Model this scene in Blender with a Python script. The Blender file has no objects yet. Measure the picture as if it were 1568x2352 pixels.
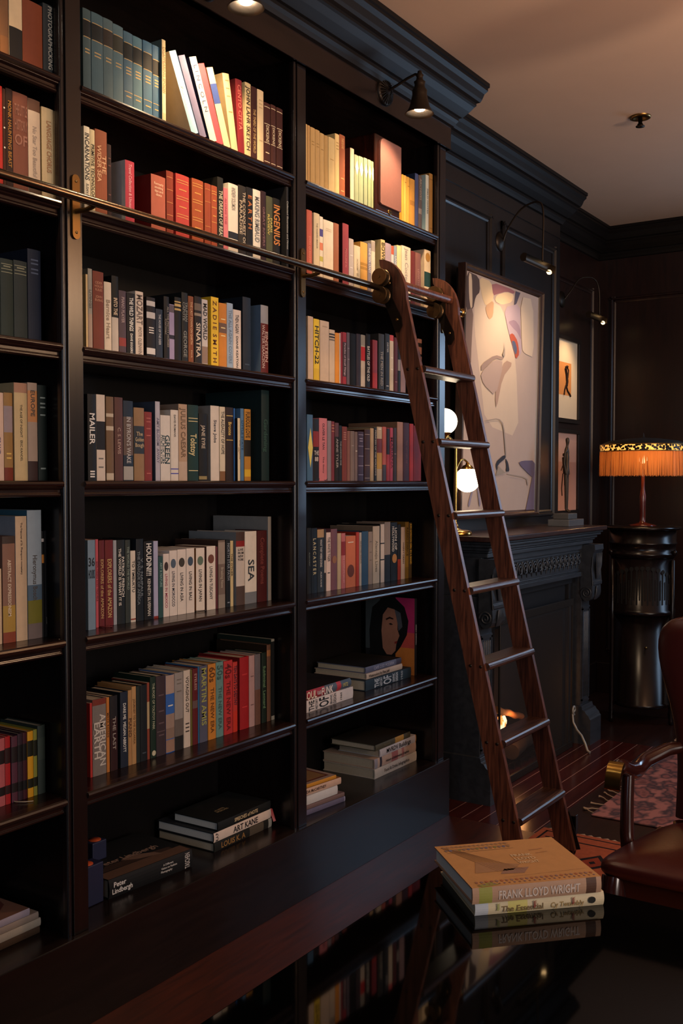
import bpy, bmesh, math, random
from mathutils import Vector, Matrix, noise
random.seed(4)
S = bpy.context.scene
COL = S.collection
R = math.radians

# ------------------------------------------------------------------ camera
F = 2360.0; CX = 784.0; CY = 1196.0; PITCH = R(2.2); YAW = R(33.45); CAM = Vector((0, -2.2, 1.55))
FW = Vector((math.cos(YAW)*math.cos(PITCH), math.sin(YAW)*math.cos(PITCH), -math.sin(PITCH)))
RT = Vector((math.sin(YAW), -math.cos(YAW), 0))
UP = RT.cross(FW)
def ray(x, y): return FW + (x-CX)/F*RT - (y-CY)/F*UP
def onY(x, y, Y):
    d = ray(x, y); return CAM + d*((Y-CAM.y)/d.y)
def onZ(x, y, Z):
    d = ray(x, y); return CAM + d*((Z-CAM.z)/d.z)
def onX(x, y, X):
    d = ray(x, y); return CAM + d*((X-CAM.x)/d.x)
cd = bpy.data.cameras.new('camera'); cam = bpy.data.objects.new('camera', cd); COL.objects.link(cam)
cd.sensor_fit = 'VERTICAL'; cd.sensor_height = 36; cd.sensor_width = 24
cd.lens = F/2352*36; cd.shift_y = (CY-1176)/2352; cd.clip_start = .05
cam.matrix_world = Matrix((RT, UP, -FW)).transposed().to_4x4()
cam.location = CAM
S.camera = cam
S.view_settings.view_transform = 'Standard'; S.view_settings.look = 'None'
S.view_settings.gamma = 1; S.view_settings.use_curve_mapping = False
S.view_settings.exposure = 0.0

# ------------------------------------------------------------------ light
w = bpy.data.worlds.new('world'); S.world = w; w.use_nodes = True
w.node_tree.nodes['Background'].inputs[0].default_value = (.5, .6, .8, 1)
w.node_tree.nodes['Background'].inputs[1].default_value = .02
def light(kind, name, loc, target, energy, color, size=None, sy=None, spot=None, blend=.5, spread=None):
    d = bpy.data.lights.new(name, kind); d.energy = energy; d.color = color
    if kind == 'AREA':
        d.shape = 'RECTANGLE'; d.size = size; d.size_y = sy or size
        if spread: d.spread = R(spread)
    elif size: d.shadow_soft_size = size
    if kind == 'SPOT': d.spot_size = R(spot); d.spot_blend = blend
    o = bpy.data.objects.new(name, d); COL.objects.link(o); o.location = loc
    if target is not None:
        o.rotation_euler = (Vector(target)-Vector(loc)).to_track_quat('-Z', 'Y').to_euler()
    return o
COOL = (.48, .70, 1.0); WARM = (1.0, .66, .36); ORANGE = (1.0, .45, .16)
# daylight through the window of the far end wall and the window behind the camera
light('AREA', 'window_and_fill_light', (7.26, -2.05, 2.0), (3.5, -1.2, 1.2), 52, COOL, 1.4, 1.4)
light('AREA', 'window_and_fill_light', (-2.55, -2.6, 1.75), (5, -1.0, 1.1), 26, (.62, .78, 1.0), 1.8, 1.8)
light('AREA', 'window_and_fill_light', (1.6, -5.45, 1.8), (2.6, 0, 1.2), 125, (1.0, .87, .77), 2.0, 1.8)  # front fill added to brighten the book spines, no known window there
# warm fill added out of view to brighten the ceiling
light('SPOT', 'ceiling_fill_light', (3.4, -4.6, 1.75), (3.6, -3.6, 3.36), 360, (1.0, .72, .50), .15, spot=150, blend=.8)

# ------------------------------------------------------------------ materials
MATS = {}
def srgb(h):
    v = [int(h[i:i+2], 16)/255 for i in (0, 2, 4)]
    return tuple(((c+.055)/1.055)**2.4 if c > .04045 else c/12.92 for c in v)+(1,)
def new_mat(name):
    m = bpy.data.materials.new(name); m.use_nodes = True
    nt = m.node_tree; return m, nt, nt.nodes['Principled BSDF']
def plain(name, hexc, rough=.5, metal=0, spec=.5, coat=0, bump=0, bscale=200, vary=.0, emis=None, estr=0, alpha=None):
    if name in MATS: return MATS[name]
    m, nt, b = new_mat(name); c = srgb(hexc)
    b.inputs['Base Color'].default_value = c
    b.inputs['Roughness'].default_value = rough; b.inputs['Metallic'].default_value = metal
    b.inputs['Specular IOR Level'].default_value = spec; b.inputs['Coat Weight'].default_value = coat
    b.inputs['Coat Roughness'].default_value = .12
    if emis:
        b.inputs['Emission Color'].default_value = srgb(emis); b.inputs['Emission Strength'].default_value = estr
    tc = nt.nodes.new('ShaderNodeTexCoord')
    if vary:
        n = nt.nodes.new('ShaderNodeTexNoise'); n.inputs['Scale'].default_value = bscale*.15; n.inputs['Detail'].default_value = 4
        nt.links.new(tc.outputs['Object'], n.inputs['Vector'])
        r = nt.nodes.new('ShaderNodeMapRange'); r.inputs['To Min'].default_value = 1-vary; r.inputs['To Max'].default_value = 1+vary
        nt.links.new(n.outputs['Fac'], r.inputs['Value'])
        mx = nt.nodes.new('ShaderNodeVectorMath'); mx.operation = 'SCALE'; mx.inputs[0].default_value = c[:3]
        nt.links.new(r.outputs['Result'], mx.inputs['Scale']); nt.links.new(mx.outputs['Vector'], b.inputs['Base Color'])
    if bump:
        n2 = nt.nodes.new('ShaderNodeTexNoise'); n2.inputs['Scale'].default_value = bscale; n2.inputs['Detail'].default_value = 3
        nt.links.new(tc.outputs['Object'], n2.inputs['Vector'])
        bp = nt.nodes.new('ShaderNodeBump'); bp.inputs['Strength'].default_value = bump; bp.inputs['Distance'].default_value = .001
        nt.links.new(n2.outputs['Fac'], bp.inputs['Height']); nt.links.new(bp.outputs['Normal'], b.inputs['Normal'])
    MATS[name] = m; return m
def wood(name, c1, c2, rough=.3, axis='X', scale=6, stretch=12, bump=.15, spec=.5, coat=0.0):
    if name in MATS: return MATS[name]
    m, nt, b = new_mat(name)
    tc = nt.nodes.new('ShaderNodeTexCoord'); mp = nt.nodes.new('ShaderNodeMapping')
    s = [scale*stretch]*3; s['XYZ'.index(axis)] = scale
    mp.inputs['Scale'].default_value = s
    n = nt.nodes.new('ShaderNodeTexNoise'); n.inputs['Scale'].default_value = 1; n.inputs['Detail'].default_value = 6; n.inputs['Distortion'].default_value = .6
    cr = nt.nodes.new('ShaderNodeValToRGB'); cr.color_ramp.elements[0].position = .35; cr.color_ramp.elements[1].position = .68
    cr.color_ramp.elements[0].color = srgb(c1); cr.color_ramp.elements[1].color = srgb(c2)
    nt.links.new(tc.outputs['Object'], mp.inputs['Vector']); nt.links.new(mp.outputs['Vector'], n.inputs['Vector'])
    nt.links.new(n.outputs['Fac'], cr.inputs['Fac']); nt.links.new(cr.outputs['Color'], b.inputs['Base Color'])
    b.inputs['Roughness'].default_value = rough; b.inputs['Specular IOR Level'].default_value = spec
    b.inputs['Coat Weight'].default_value = coat; b.inputs['Coat Roughness'].default_value = .08
    bp = nt.nodes.new('ShaderNodeBump'); bp.inputs['Strength'].default_value = bump; bp.inputs['Distance'].default_value = .001
    nt.links.new(n.outputs['Fac'], bp.inputs['Height']); nt.links.new(bp.outputs['Normal'], b.inputs['Normal'])
    MATS[name] = m; return m
def bm_(h):  # cover cloth or paper of one colour
    return plain('cover_'+h, h, rough=.58, spec=.22, vary=.12, bscale=260, bump=.15)

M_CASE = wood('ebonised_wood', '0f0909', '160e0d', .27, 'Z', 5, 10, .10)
M_CASEX = wood('ebonised_wood_lengthwise', '110a09', '1a100e', .25, 'X', 5, 10, .10)
M_CORN = wood('black_cornice_wood', '0c0a0a', '110e0d', .46, 'X', 5, 10, .10, spec=.2)
M_BACK = wood('shaded_back_wood', '080606', '0c0808', .5, 'Z', 5, 10, .1, spec=.2)  # darker copy of the case wood, recess shade put into its colour
M_SHELF = wood('shelf_wood', '170a08', '22110d', .24, 'X', 5, 10, .10)
M_WALL = wood('dark_panelling', '0e0a0a', '150f0e', .34, 'Z', 4, 10, .10)
M_RED = wood('mahogany_panelling', '160b0a', '21100d', .33, 'Z', 4, 10, .10)
M_MANTEL = wood('painted_black_wood', '20242a', '2c3037', .40, 'X', 6, 6, .12)
M_LADDER = wood('worn_oak', '36190f', '6a3c29', .42, 'Z', 7, 14, .5)
M_STEP = wood('worn_oak_tread', '2a1a15', '4a3026', .36, 'X', 8, 14, .6)
M_BRASS = plain('aged_brass', '8a6a3c', .32, 1.0, bump=.05, bscale=80)
M_BRASSP = plain('polished_brass', 'b08a48', .2, 1.0)
M_IRON = plain('dark_iron', '2e2722', .42, .9, bump=.2, bscale=60)
M_BRONZE = plain('dark_bronze', '3a3027', .45, .85, bump=.5, bscale=90)
M_STEEL = plain('tarnished_steel_rod', '6e5f50', .24, 1.0, bump=.04, bscale=60)
M_PAGE = plain('page_edges', 'b3a692', .8, spec=.1, vary=.1, bscale=900, bump=.3)
M_PAGEW = plain('page_edges_white', 'c9c6c0', .8, spec=.1, vary=.06, bscale=900, bump=.3)
M_BLACK = plain('black_lacquer', '030303', .035, spec=.45)
M_LEATHER = plain('oxblood_leather', '3a110d', .28, spec=.6, vary=.25, bscale=60, bump=.35)
M_CHAIRW = plain('polished_mahogany', '2c0f0a', .2, spec=.6, coat=.4, vary=.2, bscale=40)
M_CEIL = plain('ceiling_plaster', 'b49a88', .9, spec=.1, vary=.04, bscale=30, bump=.15)
M_GLOBE = plain('lit_opal_glass', 'fff4e0', .4, emis='ffe7c4', estr=9)
M_BULB = plain('lit_bulb', 'ffffff', .4, emis='fff0d8', estr=110)
M_REFL = plain('shade_lining', 'd9a860', .3, .6)

# ------------------------------------------------------------------ mesh helpers
class MB:
    def __init__(s): s.v = []; s.f = []; s.m = []; s.sm = []
    def add(s, vs, fs, mi=0, smooth=False):
        o = len(s.v); s.v += [tuple(p) for p in vs]
        for f in fs: s.f.append([o+i for i in f]); s.m.append(mi); s.sm.append(smooth)
        return s
    def box(s, a, b, mi=0):
        x0, y0, z0 = [min(a[i], b[i]) for i in range(3)]; x1, y1, z1 = [max(a[i], b[i]) for i in range(3)]
        return s.add([(x0,y0,z0),(x1,y0,z0),(x1,y1,z0),(x0,y1,z0),(x0,y0,z1),(x1,y0,z1),(x1,y1,z1),(x0,y1,z1)],
                     [(0,3,2,1),(4,5,6,7),(0,1,5,4),(1,2,6,5),(2,3,7,6),(3,0,4,7)], mi)
    def prism(s, poly, p0, p1, au, av, mi=0, smooth=False):
        """poly of (u,v) swept from p0 to p1; au, av are the 3D axes of u and v"""
        p0 = Vector(p0); p1 = Vector(p1); au = Vector(au); av = Vector(av); n = len(poly)
        vs = [p0+au*u+av*v for u, v in poly]+[p1+au*u+av*v for u, v in poly]
        fs = [(i, (i+1) % n, n+(i+1) % n, n+i) for i in range(n)]
        s.add(vs, fs, mi, smooth); s.add(vs[:n], [tuple(range(n))[::-1]], mi); s.add(vs[n:], [tuple(range(n))], mi)
        return s
    def tube(s, pts, r, n=10, mi=0, cap=True):
        pts = [Vector(p) for p in pts]; rs = r if isinstance(r, (list, tuple)) else [r]*len(pts)
        up = Vector((0, 0, 1)); rings = []; prev = None
        for i, p in enumerate(pts):
            t = (pts[min(i+1, len(pts)-1)]-pts[max(i-1, 0)]).normalized()
            if prev is None:
                a = t.cross(up) if abs(t.dot(up)) < .95 else t.cross(Vector((0, 1, 0)))
            else: a = prev-t*prev.dot(t)
            a.normalize(); prev = a; b = t.cross(a)
            rings.append([p+(a*math.cos(k*2*math.pi/n)+b*math.sin(k*2*math.pi/n))*rs[i] for k in range(n)])
        vs = [q for g in rings for q in g]
        fs = [(i*n+k, i*n+(k+1) % n, (i+1)*n+(k+1) % n, (i+1)*n+k) for i in range(len(pts)-1) for k in range(n)]
        s.add(vs, fs, mi, True)
        if cap: s.add(rings[0], [tuple(range(n))[::-1]], mi); s.add(rings[-1], [tuple(range(n))], mi)
        return s
    def lathe(s, prof, c=(0,0,0), n=28, mi=0, axis=(0,0,1), sx=1, cap=True):
        c = Vector(c); ax = Vector(axis).normalized(); q = Vector((0,0,1)).rotation_difference(ax)
        vs = []
        for r_, z in prof:
            for k in range(n):
                a = k*2*math.pi/n; vs.append(c+q @ Vector((r_*math.cos(a)*sx, r_*math.sin(a), z)))
        fs = [(i*n+k, i*n+(k+1) % n, (i+1)*n+(k+1) % n, (i+1)*n+k) for i in range(len(prof)-1) for k in range(n)]
        s.add(vs, fs, mi, True)
        if cap:
            if prof[0][0] > 1e-4: s.add(vs[:n], [tuple(range(n))[::-1]], mi)
            if prof[-1][0] > 1e-4: s.add(vs[-n:], [tuple(range(n))], mi)
        return s
    def build(s, name, mats, parent=None, loc=None, bevel=0, seg=2):
        me = bpy.data.meshes.new(name); me.from_pydata(s.v, [], s.f)
        mats = mats if isinstance(mats, (list, tuple)) else [mats]
        for m in mats: me.materials.append(m)
        me.polygons.foreach_set('material_index', s.m); me.polygons.foreach_set('use_smooth', s.sm); me.update()
        o = bpy.data.objects.new(name, me); COL.objects.link(o)
        if parent: o.parent = parent
        if loc: o.location = loc
        if bevel:
            md = o.modifiers.new('bevel', 'BEVEL'); md.width = bevel; md.segments = seg; md.limit_method = 'ANGLE'; md.angle_limit = R(40)
        return o
def tag(o, label=None, cat=None, group=None, kind=None):
    if label: o['label'] = label
    if cat: o['category'] = cat
    if group: o['group'] = group
    if kind: o['kind'] = kind
    return o
def thing(name, loc, label, cat, group=None, rz=0):
    o = bpy.data.objects.new(name, None); COL.objects.link(o); o.location = loc; o.rotation_euler = (0, 0, rz)
    o.empty_display_size = .05
    return tag(o, label, cat, group)
def V(p, q): return (p[0]-q[0], p[1]-q[1], p[2]-q[2])

_T = {}
def text2d(t):
    """outline text as triangles, baseline 0, cap height about 1; returns verts, faces, width"""
    if t in _T: return _T[t]
    c = bpy.data.curves.new('t', 'FONT'); c.body = t; c.size = 1.0; c.offset = .018; c.resolution_u = 2
    o = bpy.data.objects.new('t', c); COL.objects.link(o)
    bpy.context.view_layer.update()
    me = bpy.data.meshes.new_from_object(o.evaluated_get(bpy.context.evaluated_depsgraph_get()))
    vs = [(v.co.x/.7, v.co.y/.7) for v in me.vertices]; fs = [tuple(p.vertices) for p in me.polygons]
    bpy.data.objects.remove(o); bpy.data.curves.remove(c); bpy.data.meshes.remove(me)
    x0 = min([v[0] for v in vs] or [0]); x1 = max([v[0] for v in vs] or [1])
    _T[t] = ([(a-x0, b) for a, b in vs], fs, x1-x0); return _T[t]
def put_text(mb, t, origin, au, av, height, length=None, mi=0, center=True, depth=None):
    """text along au with letters rising along av, centred on origin"""
    vs, fs, wd = text2d(t); sx = height
    if length and wd*sx > length: sx = length/wd
    if length and wd*sx < length*.7: sx = min(length*.7/wd, height*1.35)
    origin = Vector(origin); au = Vector(au); av = Vector(av)
    ox = wd*sx/2 if center else 0
    pts = [origin+au*(u*sx-ox)+av*((v-.5)*height) for u, v in vs]
    if depth is not None: pts = [Vector((p.x, depth, p.z)) for p in pts]
    mb.add(pts, fs, mi)

# ------------------------------------------------------------------ the room
def structure(name, mb, mat, **k):
    o = mb.build(name, mat, **k); o['kind'] = 'structure'; return o
XL, XR, YF, YA, YC, ZC = -2.7, 7.33, -5.6, .40, .24, 3.36
XCH = 6.176          # right end of the chimney breast
def floor_mat(name, c1, c2, seam, rough, sw=.0035, bw=.088):
    m, nt, b = new_mat(name); tc = nt.nodes.new('ShaderNodeTexCoord'); sep = nt.nodes.new('ShaderNodeSeparateXYZ')
    nt.links.new(tc.outputs['Object'], sep.inputs[0])
    def mth(op, a, bb=None):
        n = nt.nodes.new('ShaderNodeMath'); n.operation = op
        for i, v in enumerate((a, bb)):
            if v is None: continue
            if isinstance(v, (int, float)): n.inputs[i].default_value = v
            else: nt.links.new(v, n.inputs[i])
        return n.outputs[0]
    y = mth('DIVIDE', sep.outputs['Y'], bw); fr = mth('FRACT', y); line = mth('LESS_THAN', fr, sw/bw)
    mp = nt.nodes.new('ShaderNodeMapping'); mp.inputs['Scale'].default_value = (3, 60, 60)
    n = nt.nodes.new('ShaderNodeTexNoise'); n.inputs['Scale'].default_value = 1; n.inputs['Detail'].default_value = 5
    nt.links.new(tc.outputs['Object'], mp.inputs['Vector']); nt.links.new(mp.outputs['Vector'], n.inputs['Vector'])
    cr = nt.nodes.new('ShaderNodeValToRGB'); cr.color_ramp.elements[0].color = srgb(c1); cr.color_ramp.elements[1].color = srgb(c2)
    cr.color_ramp.elements[0].position = .3; cr.color_ramp.elements[1].position = .7
    nt.links.new(n.outputs['Fac'], cr.inputs['Fac'])
    mx = nt.nodes.new('ShaderNodeMix'); mx.data_type = 'RGBA'; mx.inputs[7].default_value = srgb(seam)
    nt.links.new(line, mx.inputs[0]); nt.links.new(cr.outputs['Color'], mx.inputs[6]); nt.links.new(mx.outputs[2], b.inputs['Base Color'])
    b.inputs['Roughness'].default_value = rough
    return m
structure('floor', MB().box((XL, YF, -.06), (XR, YA, 0)), floor_mat('dark_plank_floor', '1a0d0a', '2a1510', '0a0505', .3, bw=.12))
tr = structure('trim_1', MB().box((4.2, -.45, 0), (5.96, .3, .002)), floor_mat('red_hearth_planks', '2c0d0b', '3d1511', '8a6a62', .2))
structure('trim_2', MB().box((-.5, -.45, 0), (4.199, .02, .002)), wood('red_floor_border', '2c120c', '40190e', .36, 'X', 5, 12, .1))
structure('ceiling', MB().box((XL, YF, ZC), (XR, YA, ZC+.1)), M_CEIL)
structure('wall_behind', MB().box((XL-.1, YF, 0), (XL, YA, ZC)), M_WALL)
structure('wall_left', MB().box((XL, YA, 0), (XR, YA+.1, ZC)), M_RED)
structure('wall_chimney', MB().box((4.185, YC, 0), (XCH, YA-.001, ZC)), M_WALL)
structure('wall_back', MB().box((XR, YF, 0), (XR+.1, YA+.1, ZC)), M_RED)
structure('wall_right', MB().box((XL, YF-.1, 0), (XR, YF, ZC)), M_WALL)

# raised panel mouldings on the walls
def moulding(name, x0, x1, z0, z1, Y, mat, w_=.045, t=.022):
    mb = MB()
    prof = [(0, 0), (w_, 0), (w_, .006), (w_*.8, .010), (w_*.6, .010), (w_*.45, t), (w_*.25, t), (w_*.12, .008), (0, .008)]
    mb.prism(prof, (x0, Y, z1), (x1, Y, z1), (0, 0, -1), (0, -1, 0)); mb.prism(prof, (x0, Y, z0), (x1, Y, z0), (0, 0, 1), (0, -1, 0))
    mb.prism(prof, (x0, Y, z0), (x0, Y, z1), (1, 0, 0), (0, -1, 0)); mb.prism(prof, (x1, Y, z0), (x1, Y, z1), (-1, 0, 0), (0, -1, 0))
    return structure(name, mb, mat)
moulding('trim_3', 4.22, 5.16, 1.40, 2.995, YC, M_WALL)
moulding('trim_4', 5.30, 6.085, 1.33, 2.995, YC, M_WALL)
moulding('trim_5', 6.22, 7.20, 1.10, 2.93, YA, M_RED, .04)
def moulding_x(name, y0, y1, z0, z1, X, mat, w_=.045, t=.02):
    mb = MB(); prof = [(0, 0), (w_, 0), (w_, .006), (w_*.8, .010), (w_*.6, .010), (w_*.45, t), (w_*.25, t), (w_*.12, .008), (0, .008)]
    mb.prism(prof, (X, y0, z1), (X, y1, z1), (0, 0, -1), (-1, 0, 0)); mb.prism(prof, (X, y0, z0), (X, y1, z0), (0, 0, 1), (-1, 0, 0))
    mb.prism(prof, (X, y0, z0), (X, y0, z1), (0, 1, 0), (-1, 0, 0)); mb.prism(prof, (X, y1, z0), (X, y1, z1), (0, -1, 0), (-1, 0, 0))
    return structure(name, mb, mat)
moulding_x('trim_6', -1.35, .31, .30, 2.88, XR, M_RED)
structure('trim_7', MB().box((4.186, YC-.006, 3.065), (XCH, YC, 3.075)), M_WALL)

# crown cornices: profile u = out from the wall, v = down from the ceiling
CROWN = [(0, 0), (.13, 0), (.13, .018), (.124, .022), (.124, .034), (.112, .05), (.104, .075), (.098, .088), (.085, .094), (.085, .105),
         (.078, .112), (.062, .135), (.045, .155), (.038, .163), (.026, .165), (.026, .178), (.018, .19), (.012, .205), (0, .21)]
def crown(mb, x0, x1, Y, ret=False, u0=0):
    """runs along X on plane Y, mitred return at x1"""
    n = len(CROWN)
    vs = [(x0, Y-u, ZC-v) for u, v in CROWN]+[(x1+(u if ret else 0), Y-u, ZC-v) for u, v in CROWN]
    fs = [(i, i+1, n+i+1, n+i) for i in range(n-1)]
    if ret:
        vs += [(x1+u, Y+.34, ZC-v) for u, v in CROWN]
        fs += [(n+i, n+i+1, 2*n+i+1, 2*n+i) for i in range(n-1)]
    mb.add(vs, fs)
mb = MB(); crown(mb, 4.19, XCH, YC, True); structure('trim_8', mb, M_CORN)
mb = MB(); crown(mb, XCH, XR, YA); n = len(CROWN)
mb.add([(XR-u, YA, ZC-v) for u, v in CROWN]+[(XR-u, YF, ZC-v) for u, v in CROWN], [(i, i+1, n+i+1, n+i) for i in range(n-1)])
structure('trim_9', mb, M_CORN)
structure('baseboard_left', MB().box((XCH, YA-.02, 0), (XR, YA, .22)), M_RED, bevel=.004)
structure('baseboard_back', MB().box((XR-.02, YF, 0), (XR, YA-.02, .22)), M_RED, bevel=.004)

# windows: on the end wall and behind the camera (frames around the daylight); third frame added around the front fill
def window(name, c, hw, hh, along):
    mb = MB(); t = .05
    def b(u0, u1, z0, z1):
        if along == 'Y': mb.box((c[0]-.03, c[1]+u0, c[2]+z0), (c[0]+.02, c[1]+u1, c[2]+z1))
        else: mb.box((c[0]+u0, c[1]-.02, c[2]+z0), (c[0]+u1, c[1]+.03, c[2]+z1))
    b(-hw-t, -hw, -hh-t, hh+t); b(hw, hw+t, -hh-t, hh+t); b(-hw, hw, hh, hh+t); b(-hw, hw, -hh-t, -hh)
    structure(name, mb, M_WALL)
window('window_1', (7.30, -2.05, 2.0), .75, .75, 'Y'); window('window_2', (-2.67, -2.6, 1.75), .9, .9, 'Y'); window('fill_light_frame', (1.6, -5.57, 1.8), 1.0, .9, 'X')

# ------------------------------------------------------------------ bookcase
SZ = [2.650, 2.315, 1.928, 1.551, 1.110, .664]; DECK = .268; YB = .385
PIL = [(.862, .938), (1.940, 2.018), (3.018, 3.095), (4.108, 4.186)]
BAY = {'A': (.918, 1.960), 'B': (1.998, 3.038), 'C': (3.075, 4.128)}
bc = thing('bookcase', (2.5, .2, 0), 'tall built-in black wooden bookcase with three bays of shelves along the left wall', 'bookcase')
LB = (2.5, .2, 0)
def bpart(name, mb, mat, bevel=0, seg=2):
    mb.v = [V(p, LB) for p in mb.v]; return mb.build(name, mat, bc, bevel=bevel, seg=seg)
for x0, x1 in PIL:
    mb = MB().box((x0+.024, 0, DECK), (x1, .02, 3.06))             # face
    if x0 > 4: pass
    mb.box((x0+.016, .006, DECK), (x0+.024, .02, 3.06))
    bead = [(.008*math.cos(a), .008*math.sin(a)) for a in [k*math.pi/6 for k in range(12)]]
    mb.prism(bead, (x0+.009, .006, DECK), (x0+.009, .006, 3.06), (1, 0, 0), (0, 1, 0), smooth=True)
    mb.box((x0+.001, .008, DECK), (x0+.018, .021, 3.06))
    mb.box((x0+.022, .03, DECK), (x1-.022, YB, 3.06))
    bpart('upright', mb, M_CASE, .0015)
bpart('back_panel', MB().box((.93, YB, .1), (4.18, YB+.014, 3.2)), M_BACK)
# shelf nose: rounded lip, cove and lower bead
NOSE = [(.03, 0), (.002, 0), (-.004, .003), (-.007, .009), (-.004, .015), (.002, .018), (.003, .021), (.012, .024), (.012, .033), (.009, .036), (.009, .041), (.014, .044), (.03, .044)]
for b, (x0, x1) in BAY.items():
    for z in SZ:
        mb = MB().box((x0, .029, z-.024), (x1, YB-.001, z)); mb.prism([(u, -v) for u, v in NOSE], (x0+.022 if b == 'A' else x0+.020, 0, z), (x1-.020, 0, z), (0, 1, 0), (0, 0, 1))
        bpart('shelf', mb, M_SHELF, .001, 1)
mb = MB().box((.86, -.018, 0), (4.212, YB, DECK)); bpart('plinth', mb, M_CASEX, .003)
mb = MB().box((.86, -.012, 3.05), (4.212, .02, 3.36-.2)); mb.box((.86, -.016, 3.05), (4.214, .02, 3.056))
mb.box((.86, .02, 3.058), (4.212, YB, 3.16)); bpart('fascia', mb, M_CASEX, .001, 1)
mb = MB(); crown(mb, .5, 4.212, -.012, True); bpart('cornice', mb, M_CORN)

# ------------------------------------------------------------------ books
def make_book(w_, h_, d, cover, bands=(), texts=(), side=None, front=None, paper=False, extra=None, pagem=None, bulge=None, lines=(), smooth=True):
    """upright book, spine at y=0 facing -y, x 0..w, z 0..h; returns the cover object with its pages"""
    t = .0009 if paper else min(.003, w_*.14)
    bu = bulge if bulge is not None else (.0005 if paper else min(.0022, w_*.09))
    N = 2 if bu < .001 else 6
    def yy(x): return -bu*(1-(2*max(0, min(1, x/w_))-1)**2)
    arc = [(w_*i/N, yy(w_*i/N)) for i in range(N+1)]
    mats = [bm_(cover)]; idx = {cover: 0}
    def mi(h):
        if h not in idx: idx[h] = len(mats); mats.append(bm_(h))
        return idx[h]
    zs = sorted({0., 1.} | {max(0, min(1, q)) for bd in bands for q in bd[:2]})
    mb = MB()
    outer = [(0, d)]+arc+[(w_, d)]; inner = [(w_-t, d), (w_-t, t), (t, t), (t, d)]
    for k in range(len(zs)-1):
        a, c = zs[k], zs[k+1]; m = 0
        for bd in bands:
            if bd[0]-1e-6 <= a and c <= bd[1]+1e-6: m = mi(bd[2])
        for i in range(len(outer)-1):
            p, q = outer[i], outer[i+1]
            mm = m if 1 <= i <= N else (mi(side) if (side and i == 0) else (mi(front) if (front and i == N+1) else 0))
            mb.add([(p[0], p[1], a*h_), (q[0], q[1], a*h_), (q[0], q[1], c*h_), (p[0], p[1], c*h_)], [(0, 1, 2, 3)], mm, 1 <= i <= N)
    poly = outer+inner; n = len(poly)
    for j in (0, 1, 2): # inner faces
        p, q = inner[j], inner[j+1]
        mb.add([(p[0], p[1], 0), (q[0], q[1], 0), (q[0], q[1], h_), (p[0], p[1], h_)], [(0, 1, 2, 3)])
    mb.add([(p[0], p[1], 0) for p in poly], [tuple(range(n))[::-1]]); mb.add([(p[0], p[1], h_) for p in poly], [tuple(range(n))])
    mb.add([(0, d, 0), (t, d, 0), (t, d, h_), (0, d, h_)], [(0, 3, 2, 1)]); mb.add([(w_, d, 0), (w_-t, d, 0), (w_-t, d, h_), (w_, d, h_)], [(0, 1, 2, 3)])
    front_y = -bu-.0005
    for (za, zb, hx, x0, x1) in lines:
        xs_ = [x0+(x1-x0)*k/6 for k in range(7)]
        mb.add([(w_*q, yy(w_*q)-.0005, za*h_) for q in xs_]+[(w_*q, yy(w_*q)-.0005, zb*h_) for q in xs_], [(k, k+1, k+8, k+7) for k in range(6)], mi(hx))
    for (s_, za, zb, hx, fr, ori, xc) in texts:
        L = (zb-za)*h_; cz = (za+zb)/2*h_; m = mi(hx)
        if ori == 'v': put_text(mb, s_, (w_*xc, 0, cz), (0, 0, -1), (1, 0, 0), w_*fr, L, m, depth=front_y)
        elif ori == 'u': put_text(mb, s_, (w_*xc, 0, cz), (0, 0, 1), (-1, 0, 0), w_*fr, L, m, depth=front_y)
        else: put_text(mb, s_, (w_*xc, 0, cz), (1, 0, 0), (0, 0, 1), L, w_*.84, m, depth=front_y)
    if extra: extra(mb, mi, w_, h_, d)
    o = mb.build('book', mats)
    g = 0 if paper else .003
    MB().box((t, t, g), (w_-t, d-(0.0005 if paper else .004), h_-g)).build('pages', pagem or M_PAGE, o)
    return o

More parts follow.
